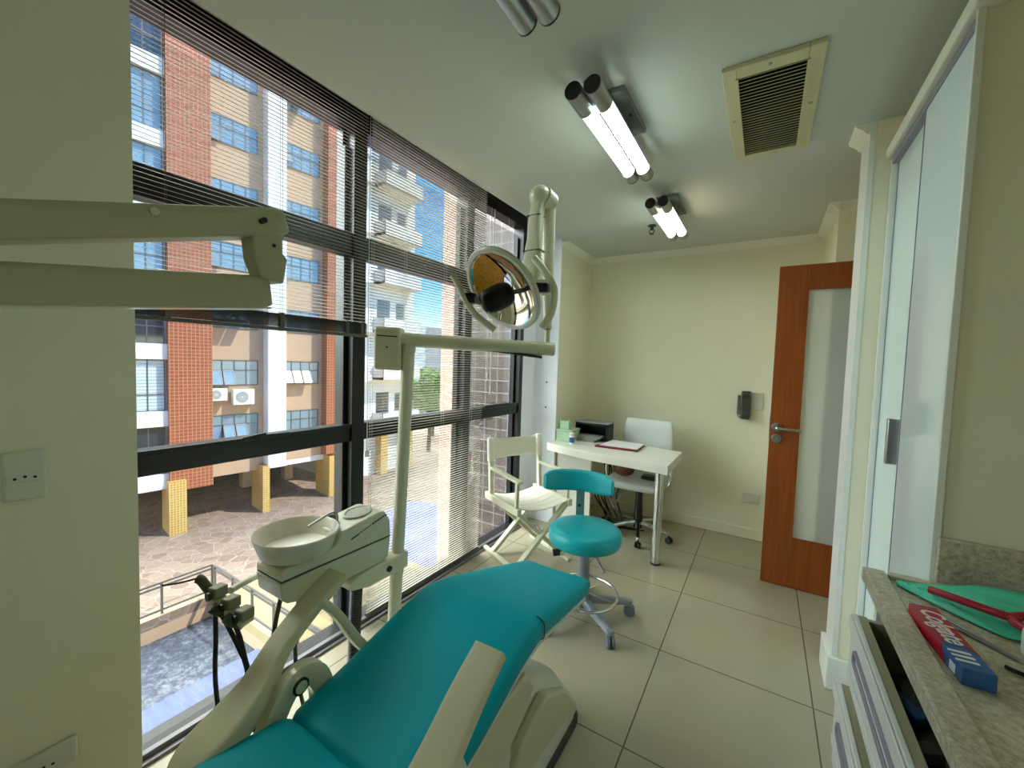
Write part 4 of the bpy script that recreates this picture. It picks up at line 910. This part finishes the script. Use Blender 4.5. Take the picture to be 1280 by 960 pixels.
for k in range(3):
    o = obj('paper_stack', box(nb(), -1.40+.012*k, -1.20+.02*k, 3.29+.01*k, 3.385+.005*k, DZ+.016*k, DZ+.0155+.016*k), M['papers']); tag(rebase(o, (-1.3, 3.33, DZ+.016*k)), ['stack of loose papers in front of the black printer, lowest layer', 'stack of loose papers in front of the black printer, middle layer', 'stack of loose papers in front of the black printer, top layer'][k], 'papers', 'papers before the printer')
t = thing('folder', 'maroon folder with white sheets lying flat on the desk', 'folder', (-.97, 3.29, DZ))
q = [V((-1.135, 3.13, 0)), V((-.80, 3.145, 0)), V((-.81, 3.42, 0)), V((-1.10, 3.43, 0))]
b = nb(); prism(b, [p+V((0, 0, DZ)) for p in q], (0, 0, .014)); obj('cover', b, M['red'], t, bevel=.002)
cq = sum(q, V())/4; b = nb(); prism(b, [cq+(p-cq)*.9+V((.012, .012, DZ+.014)) for p in q], (0, 0, .006)); obj('sheets', b, M['paper'], t)
o = obj('pen', cyl(nb(), (-1.11, 3.445, DZ+.006), (-1.03, 3.475, DZ+.006), .005, n=10), M['paper']); tag(rebase(o, (-1.07, 3.46, DZ)), 'white pen on the desk behind the maroon folder', 'pen')

# ------------------------------------------------------------------ office chair
OX, OY = -.83, 3.40
t = thing('office_chair', 'white vinyl office chair on a chrome star base tucked behind the desk', 'office chair', (OX, OY, 0))
castor_base(t, OX, OY, .245, -75, .115, .075, .034, .028, M['chrome'], M['blackpl'], .025)
b = nb(); cyl(b, (OX, OY, .07), (OX, OY, .13), .035, n=20); cyl(b, (OX, OY, .13), (OX, OY, .30), .036, .03, n=20); cyl(b, (OX, OY, .30), (OX, OY, .42), .028, .028, n=20); obj('gas_column', b, M['blackpl'], t)
obj('mechanism', box(nb(), OX-.09, OX+.09, OY-.1, OY+.1, .415, .445), M['blackpl'], t, bevel=.008)
st = interp([(3.14, OX, .505, .40, .06), (3.25, OX, .515, .44, .065), (3.45, OX, .515, .44, .065), (3.60, OX, .53, .42, .06)], 4)
obj('seat', cushion(nb(), st, .03, 4, 32, sag=.004), M['whitevinyl'], t, sharp=60)
b = nb(); st2 = [sq(cx, zt-th/2-.004, w/2+.003, .006, 4, 32, y) for y, cx, zt, w, th in st]; quadstrip(b, st2); obj('seat_piping', b, M['whitevinyl'], t, sharp=60)
b = nb(); rings = []
for k in range(15):
    z = .60+.345*k/14; f = (k/14-.5)*2; hw = (.215-.012*max(0, f))*(1-.06*abs(f)**8); th = .028*(1-.5*abs(f)**8); y = 3.60+.05*(z-.6)+.03*(z-.6)**2; r = []
    for j in range(32):
        a = 2*PI*j/32; c, s = math.cos(a), math.sin(a); x = hw*math.copysign(abs(c)**.5, c); r.append((OX+x+.0, y+th*math.copysign(abs(s)**.6, s)-.18*x*x-.10*x, z))
    rings.append(r)
quadstrip(b, rings); obj('backrest', b, M['whitevinyl'], t, sharp=60)
b = nb(); tube(b, [(OX, 3.62, .45), (OX, 3.67, .5), (OX, 3.665, .62)], .018, n=10); obj('back_bracket', b, M['chrome'], t)
for sx in (-1, 1):
    b = nb(); tube(b, [(OX+sx*.19, 3.30, .46), (OX+sx*.25, 3.30, .50), (OX+sx*.255, 3.33, .655), (OX+sx*.255, 3.52, .675), (OX+sx*.22, 3.615, .66)], .011, n=10); obj('armrest', b, M['chrome'], t)
t = thing('handbag', 'brown leather bag sitting on the office chair seat under the desk', 'bag', (-.93, 3.26, .515))
b = nb(); sphere(b, (-.93, 3.27, .575), .085, 20, (1, .7, .72)); obj('body', b, M['brownbag'], t)
obj('strap', tube(nb(), [(-.99, 3.25, .60), (-.97, 3.24, .645), (-.92, 3.235, .655), (-.88, 3.245, .61)], .007, n=8), M['brownbag'], t)
o = obj('pouch', cushion(nb(), [(3.26, -.72, .545, .14, .03), (3.34, -.72, .545, .14, .03)], .012, 4, 20), M['blackpl']); tag(rebase(o, (-.72, 3.3, .515)), 'flat black pouch lying on the office chair seat', 'pouch')
t = thing('cable_tangle', 'tangle of black cables and a power block under the desk against the wall', 'cables', (-1.15, 3.55, 0))
b = nb()
for k in range(7):
    x0 = -1.2+.03*k; tube(b, [(x0, 3.5, .66-.02*k), (x0+.05+.03*math.sin(k*2), 3.47, .45), (x0-.05+.03*math.cos(k*3), 3.5, .25), (x0+.08, 3.45-.02*k, .08), (x0-.04*k+.08, 3.4, .012), (x0+.1+.02*k, 3.5, .01)], .006, n=8)
obj('cable', b, M['cable'], t)
obj('power_block', box(nb(), -1.17, -1.06, 3.47, 3.53, .0, .05), M['darkpl'], t, bevel=.006)
b = nb(); tube(b, [(-1.13, 3.42, .02), (-1.05, 3.44, .2), (-.99, 3.46, .30)], .009, n=8); tube(b, [(-1.10, 3.40, .30), (-1.05, 3.42, .18), (-.98, 3.5, .02)], .009, n=8); objs('metal_strut', b, M['steel'], t)

# ------------------------------------------------------------------ outside
GZ = -6.7
struct('ground_plaza', box(nb(), -60, -15.35, -30, 70, GZ-.3, GZ), M['flag'])
b = nb(); box(b, -15.35, -1.75, 6.1, 70, GZ-.3, GZ); struct('ground_sand_paving', b, M['sand'])
b = nb(); box(b, -15.6, -1.9, -30, 6.1, GZ-.9, GZ-.7); struct('ground_sunken_court', b, M['granite2'])
b = nb(); box(b, -15.6, -15.35, -30, 6.3, GZ-.7, GZ+.02); box(b, -15.35, -1.9, 6.1, 6.3, GZ-.7, GZ+.02); struct('wall_court', b, M['plaster'])
b = nb(); box(b, -6.25, -1.9, -30, 3.09, -3.3, -3.0); struct('exterior_ledge', b, M['ledge'])
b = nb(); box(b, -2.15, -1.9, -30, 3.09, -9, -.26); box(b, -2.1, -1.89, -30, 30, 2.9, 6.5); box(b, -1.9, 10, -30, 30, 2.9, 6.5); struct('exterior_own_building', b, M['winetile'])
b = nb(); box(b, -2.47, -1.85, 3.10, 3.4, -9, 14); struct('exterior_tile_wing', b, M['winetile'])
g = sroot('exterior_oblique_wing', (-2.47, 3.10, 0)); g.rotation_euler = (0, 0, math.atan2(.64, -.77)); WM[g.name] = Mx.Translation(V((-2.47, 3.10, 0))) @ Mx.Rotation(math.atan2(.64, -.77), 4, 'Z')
obj('wing_wall', box(nb(), 0, 1.45, -.3, 0, -9, 14), M['winetile_skylit'], g, world=False)
def railing(label, p0, p1, n):
    p0, p1 = V(p0), V(p1); t = thing('railing', label, 'railing', tuple(p0))
    b = nb()
    for z in (.98, .86, .12): beam(b, p0+V((0, 0, z)), p1+V((0, 0, z)), .05, .05)
    obj('rail', b, M['rail'], t)
    for i in range(n+1):
        p = p0.lerp(p1, i/n); b = nb(); beam(b, p+V((0, 0, 0)), p+V((0, 0, .98)), .06, .06, up=(1, 0, 0)); obj('post', b, M['rail'], t)
railing('metal railing along the far edge of the sunken granite court', (-15.45, 6.18, GZ+.02), (-15.45, -6, GZ+.02), 9)
railing('metal railing along the side edge of the sunken granite court towards the window', (-15.3, 6.2, GZ+.02), (-3.2, 6.2, GZ+.02), 10)

AZ = math.radians(82)
fb = thing('apartment_building', 'tall apartment block with orange tiled pilasters and white bands across the plaza', 'building', (-22, 9, GZ), AZ)
def fo(name, boxes, m, parent=fb, **kw):
    b = nb()
    for q in boxes: box(b, q[0], q[1], q[2], q[3], q[4]-GZ, q[5]-GZ)
    return obj(name, b, m, parent, world=False, **kw)
TOP = 17.5
fo('orange_pilaster', [(-1.74, -.15, -.15, .8, -4.8, TOP)], M['orange'])
fo('orange_pilaster', [(5.25, 5.95, -.15, .9, -4.2, TOP)], M['orange'])
fo('white_pilaster', [(2.20, 3.06, -.2, .8, -4.45, TOP)], M['extwhite'])
fo('plaster_wall', [(-.16, 2.2, .5, .8, -4.6, TOP), (3.06, 5.25, .5, .8, -4.3, TOP), (5.95, 6.2, .3, .9, -4.2, TOP)], M['plaster'])
fo('side_wing', [(-9, -1.74, .3, .6, -4.7, TOP)], M['extwhite'])
fo('end_wall', [(6.0, 6.2, .3, 10, -4.2, TOP), (-9, 6.2, 9, 10, GZ, TOP)], M['plaster'])
fo('soffit', [(-9, 6.2, .52, 10, -4.6, -4.3), (-9, -1.74, .35, 1, -4.7, -4.3)], M['extwhite'])
cols = [(-1.83, -1.2, -.4, 1.0), (1.95, 2.27, -.2, 1.4), (5.40, 5.85, -.2, 1.5), (-5.6, -5.0, -.4, .9)]
for q in cols: fo('mosaic_column', [(q[0], q[1], q[2], q[3], GZ, -4.3)], M['yellow'])
for s0 in (-.8, 2.6, 5.0): fo('inner_column', [(s0, s0+.5, 5, 5.6, GZ, -4.3)], M['plaster'])
fo('shop_front', [(1.6, 2.2, 8.8, 9.0, GZ, -4.4), (2.6, 3.6, 8.8, 9.0, GZ, -4.4), (4.2, 5.8, 8.8, 9.0, GZ, -4.4)], M['extglass2'])
def fwin(s0, s1, z0, z1, cols_, split=.62, gl=M['extglass'], yy=.46, sashes=()):
    b = nb(); e = .045
    box(b, s0, s1, yy, yy+.1, z0-GZ, z0+e-GZ); box(b, s0, s1, yy, yy+.1, z1-e-GZ, z1-GZ)
    for k in range(cols_+1):
        x = s0+(s1-s0-e)*k/cols_; box(b, x, x+e, yy, yy+.1, z0-GZ, z1-GZ)
    zs = z0+(z1-z0)*split; box(b, s0, s1, yy, yy+.1, zs-e/2-GZ, zs+e/2-GZ)
    w = obj('window', b, M['alu'], fb, world=False)
    obj('window_glass', box(nb(), s0, s1, yy+.02, yy+.036, z0-GZ, z1-GZ), gl, w, world=False)
    for k, ang in sashes:
        x0 = s0+(s1-s0)*k/cols_+.03; x1 = s0+(s1-s0)*(k+1)/cols_-.02; h = zs-z0; a = math.radians(ang); b = nb()
        for xa, xb_ in ((x0, x0+.04), (x1-.04, x1)): prism(b, [(xa, yy, zs-GZ), (xa, yy-h*math.sin(a), zs-h*math.cos(a)-GZ), (xa, yy-h*math.sin(a)-.03, zs-h*math.cos(a)-GZ), (xa, yy-.03, zs-GZ)], (xb_-xa, 0, 0))
        for f in (0, .95): 
            p = V((x0, yy-h*f*math.sin(a), zs-h*f*math.cos(a)-GZ)); prism(b, [p, p+V((0, -.03, 0)), p+V((0, -.03-.05*math.sin(a), -.05*math.cos(a))), p+V((0, -.05*math.sin(a), -.05*math.cos(a)))], (x1-x0, 0, 0))
        so_ = obj('open_sash', b, M['alu'], w, world=False)
        b = nb(); prism(b, [(x0+.03, yy-.01, zs-.03-GZ), (x0+.03, yy-.01-h*math.sin(a)*.96, zs-h*.96*math.cos(a)-GZ), (x0+.03, yy-.02-h*math.sin(a)*.96, zs-h*.96*math.cos(a)-GZ), (x0+.03, yy-.02, zs-.03-GZ)], (x1-x0-.06, 0, 0))
        obj('sash_glass', b, M['extglass'], w, world=False)
tops = [15.5, 12.6, 9.65, 6.75, 3.9, 1.1, -1.6]
for i, z in enumerate(tops):
    fwin(-.16, 1.95, z-1.25, z, 4, .6, M['extglass'], sashes=[[], [(0, 8)], [(1, 10)], [(0, 10)], [(0, 60), (1, 60), (2, 60)], [(0, 24), (1, 24)], [(1, 26), (2, 26)]][i])
    fwin(3.07, 5.05, z-1.25, z, 4, .6, M['extglass'], sashes=[[(0, 40), (1, 40)], [(0, 35)], [(0, 30)], [(0, 12)], [], [(0, 30), (1, 30), (2, 30)], []][i])
bands = [16.7, 13.75, 10.75, 7.75, 4.75, 1.75, -1.2, -4.0]
for i, z in enumerate(bands):
    fo('white_band', [(-9, -1.74, .05, .4, z-.68, z)], M['extwhite'])
for i in range(len(bands)-1):
    zt = bands[i+1]-0 + 0; z1 = bands[i]-.68; z0 = bands[i+1]
    fwin(-2.98, -1.80, z0, z1, 2, .32, [M['extglass2'], M['extglass'], M['extglass'], M['extglass'], M['extglass2'], M['shutter'], M['extglass2']][i], .22)
    fwin(-5.2, -3.1, z0, z1, 4, .32, M['extglass2'], .22)
def acu(label, s0, s1, z0, z1):
    base = WM[fb.name] @ V(((s0+s1)/2, .5, z0-GZ)); t = thing('air_conditioner', label, 'air conditioner', tuple(base), AZ, 'air conditioner units on the facade')
    w, h = s1-s0, z1-z0
    obj('casing', box(nb(), -w/2, w/2, -.42, -.08, 0, h), M['acw'], t, world=False, bevel=.015)
    b = nb(); cyl(b, (-w*.08, -.42, h*.5), (-w*.08, -.432, h*.5), h*.36, n=28); g = obj('fan_grille', b, M['acg'], t, world=False)
    b = nb()
    for r in (.12, .2, .28): 
        pts = [(-w*.08+h*1.2*r*math.cos(a), -.436, h*.5+h*1.2*r*math.sin(a)) for a in [2*PI*k/24 for k in range(25)]]; tube(b, pts, .006, n=6, k=1)
    for k in range(8): a = PI*k/8; cyl(b, (-w*.08-h*.36*math.cos(a), -.436, h*.5-h*.36*math.sin(a)), (-w*.08+h*.36*math.cos(a), -.436, h*.5+h*.36*math.sin(a)), .005, n=6)
    obj('grille_wire', b, M['acw'], g, world=False)
    b = nb(); box(b, -w*.35, -w*.30, -.45, 0, -.03, 0); box(b, w*.30, w*.35, -.45, 0, -.03, 0); obj('bracket', b, M['alu'], t, world=False)
acu('white air conditioner unit under the second lowest facade window, the larger right one', .74, 1.66, -1.10, -.33)
acu('white air conditioner unit beside the orange pilaster, partly hidden by it', -.30, .50, -.86, -.26)

# white block with balconies further along the street
wb = thing('balcony_building', 'white apartment block with stacked balconies seen through the full length blind', 'building', (-23, 20, GZ))
def wo(name, boxes, m):
    b = nb()
    for q in boxes: box(b, *q)
    return obj(name, b, m, wb)
wo('wall', [(-34, -23, 16.8, 22.6, GZ, 18.5)], M['extwhite'])
for k in range(7):
    z = -3.3+3.25*k
    wo('balcony', [(-23, -21.9, 18.9, 22.3, z, z+.16), (-21.98, -21.9, 18.9, 22.3, z, z+.95), (-23, -21.9, 22.24, 22.3, z, z+.95), (-23, -21.9, 18.9, 18.96, z, z+.95)], M['extwhite'])
    for y0, y1, z0, z1 in ((20.9, 21.7, 1.0, 2.2), (19.2, 20.3, .2, 2.3), (17.0, 18.0, .9, 2.3)):
        f = wo('window', [(-23.02, -22.97, y0, y1, z+z0, z+z1)], M['extglass2']); b = nb(); box(b, -22.99, -22.95, (y0+y1)/2-.03, (y0+y1)/2+.03, z+z0, z+z1); box(b, -22.99, -22.95, y0-.05, y1+.05, z+z0-.06, z+z0); obj('window_frame', b, M['alu'], f)
    wo('ledge', [(-23, -22.5, 16.9, 18.4, z-.1, z+.35)], M['extwhite'])
for y in (16.9, 19.2, 21.6): wo('mosaic_column', [(-23, -22.4, y, y+.6, GZ, -3.4)], M['yellow'])
gb = thing('distant_building', 'grey apartment tower far down the street', 'building', (-46, 50, GZ))
b = nb(); box(b, -60, -44, 46, 60, GZ, 6.5); obj('wall', b, M['farbld'], gb)
for k in range(5):
    for j in range(4):
        obj('window', box(nb(), -44.05-3.2*j-1.6, -44.05-3.2*j, 45.9, 46.0, -4.5+2.3*k, -3.2+2.3*k), M['extglass'], gb)
def tree(label, x, y, h, r, seed):
    rnd = random.Random(seed); t = thing('street_tree', label, 'tree', (x, y, GZ))
    b = nb(); tube(b, [(x, y, GZ), (x+.1, y, GZ+h*.35), (x-.1, y+.1, GZ+h*.7)], .16, n=10, rs=(.2, .09))
    for k in range(5): a = k*1.3; tube(b, [(x, y, GZ+h*.45), (x+.6*r*math.cos(a), y+.6*r*math.sin(a), GZ+h*.75)], .07, n=6, rs=(.08, .03), k=2)
    obj('trunk', b, M['bark'], t)
    b = nb()
    for k in range(2600):
        while True:
            p = V((rnd.uniform(-1, 1), rnd.uniform(-1, 1), rnd.uniform(-1, 1)))
            if .3 < p.length < 1: break
        lump = 1+.25*math.sin(p.x*5+seed)*math.sin(p.y*6)*math.sin(p.z*5+1)
        c = V((x, y, GZ+h*.72))+V((p.x*r*lump, p.y*r*lump, p.z*r*.85*lump)); s = rnd.uniform(.12, .26)
        u = V((rnd.uniform(-1, 1), rnd.uniform(-1, 1), rnd.uniform(-.6, .6))).normalized(); w = u.orthogonal().normalized()
        vs = [b.verts.new(c+q) for q in (u*s, w*s*.5, -u*s, -w*s*.5)]; b.faces.new(vs)
    obj('crown', b, M['leaf'], t)
tree('green leafy street tree beyond the white balcony block', -25, 26.7, 7.4, 2.3, 3)
tree('second leafy tree standing behind the first down the street', -30, 32.6, 7.0, 2.6, 8)
t = thing('awning', 'blue canvas awning outside below the blinded window bay', 'awning', (-9.6, 10, GZ))
b = nb(); prism(b, [(-12.2, 8.6, -4.5), (-9.6, 8.6, -4.2), (-7., 8.6, -4.5), (-7., 8.6, -4.6), (-12.2, 8.6, -4.6)], (0, 3.6, 0)); obj('canopy', b, M['bluecanvas'], t)
b = nb()
for x in (-12.1, -7.1):
    for y in (8.7, 12.1): cyl(b, (x, y, GZ), (x, y, -4.55), .04, n=10)
objs('post', b, M['rail'], t)

# ------------------------------------------------------------------ daylight
FILL_CLOUD = 9.; FILL_BANK = 6.3
w = bpy.data.worlds.new('sky'); scene.world = w; w.use_nodes = True; nt = w.node_tree
sk = nt.nodes.new('ShaderNodeTexSky'); sk.sky_type = 'NISHITA'; sk.sun_disc = False; sk.sun_elevation = math.radians(52); sk.sun_rotation = math.radians(62); sk.air_density = 1.; sk.dust_density = .4; sk.ozone_density = 2.5
bg = nt.nodes['Background']; bg.inputs['Strength'].default_value = 1.
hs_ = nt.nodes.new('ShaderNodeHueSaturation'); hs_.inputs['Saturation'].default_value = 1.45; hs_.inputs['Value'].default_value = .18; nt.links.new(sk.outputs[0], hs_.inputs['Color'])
# added cloud glow, out of view above the opposite buildings, brightens the room
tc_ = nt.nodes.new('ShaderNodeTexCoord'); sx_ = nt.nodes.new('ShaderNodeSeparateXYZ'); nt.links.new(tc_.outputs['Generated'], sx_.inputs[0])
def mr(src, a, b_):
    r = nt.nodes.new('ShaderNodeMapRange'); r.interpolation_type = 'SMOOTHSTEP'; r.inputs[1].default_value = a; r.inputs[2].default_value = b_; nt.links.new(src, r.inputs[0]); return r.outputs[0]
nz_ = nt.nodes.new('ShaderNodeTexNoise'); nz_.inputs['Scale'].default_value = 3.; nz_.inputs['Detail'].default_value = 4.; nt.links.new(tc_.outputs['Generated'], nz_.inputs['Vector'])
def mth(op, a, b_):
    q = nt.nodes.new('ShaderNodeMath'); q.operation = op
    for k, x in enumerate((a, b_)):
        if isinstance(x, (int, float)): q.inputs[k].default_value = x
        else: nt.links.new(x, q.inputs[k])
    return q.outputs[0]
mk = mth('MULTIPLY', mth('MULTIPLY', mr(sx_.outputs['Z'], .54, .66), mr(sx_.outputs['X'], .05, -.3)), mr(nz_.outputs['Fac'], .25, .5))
mx_ = nt.nodes.new('ShaderNodeMix'); mx_.data_type = 'RGBA'; nt.links.new(mk, mx_.inputs[0]); nt.links.new(hs_.outputs[0], mx_.inputs[6]); mx_.inputs[7].default_value = (FILL_CLOUD*1., FILL_CLOUD*.985, FILL_CLOUD*.93, 1)
mk2 = mth('MULTIPLY', mth('MULTIPLY', mr(sx_.outputs['Z'], .02, .2), mr(sx_.outputs['Y'], -.12, -.4)), mr(sx_.outputs['X'], .05, -.3))  # second glow added low in the sky behind the view to light the room
mx2 = nt.nodes.new('ShaderNodeMix'); mx2.data_type = 'RGBA'; nt.links.new(mk2, mx2.inputs[0]); nt.links.new(mx_.outputs[2], mx2.inputs[6]); mx2.inputs[7].default_value = (FILL_BANK*.95, FILL_BANK*.99, FILL_BANK*1.02, 1)
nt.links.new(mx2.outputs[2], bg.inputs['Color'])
sl = bpy.data.lights.new('sun', 'SUN'); sl.energy = 2.1; sl.angle = math.radians(.6); sl.color = (1, .95, .88)
so = bpy.data.objects.new('sun', sl); C.objects.link(so)
sd = V((.62, .42, .95)).normalized(); so.rotation_euler = sd.to_track_quat('Z', 'Y').to_euler(); so.location = (0, 0, 30)

scene.view_settings.view_transform = 'Standard'; scene.view_settings.look = 'None'; scene.view_settings.gamma = 1.; scene.view_settings.use_curve_mapping = False
scene.view_settings.exposure = 1.4
scene.cycles.max_bounces = 10; scene.cycles.diffuse_bounces = 6; scene.cycles.transparent_max_bounces = 16
scene.cycles.sample_clamp_indirect = 8.; scene.cycles.caustics_reflective = False; scene.cycles.caustics_refractive = False
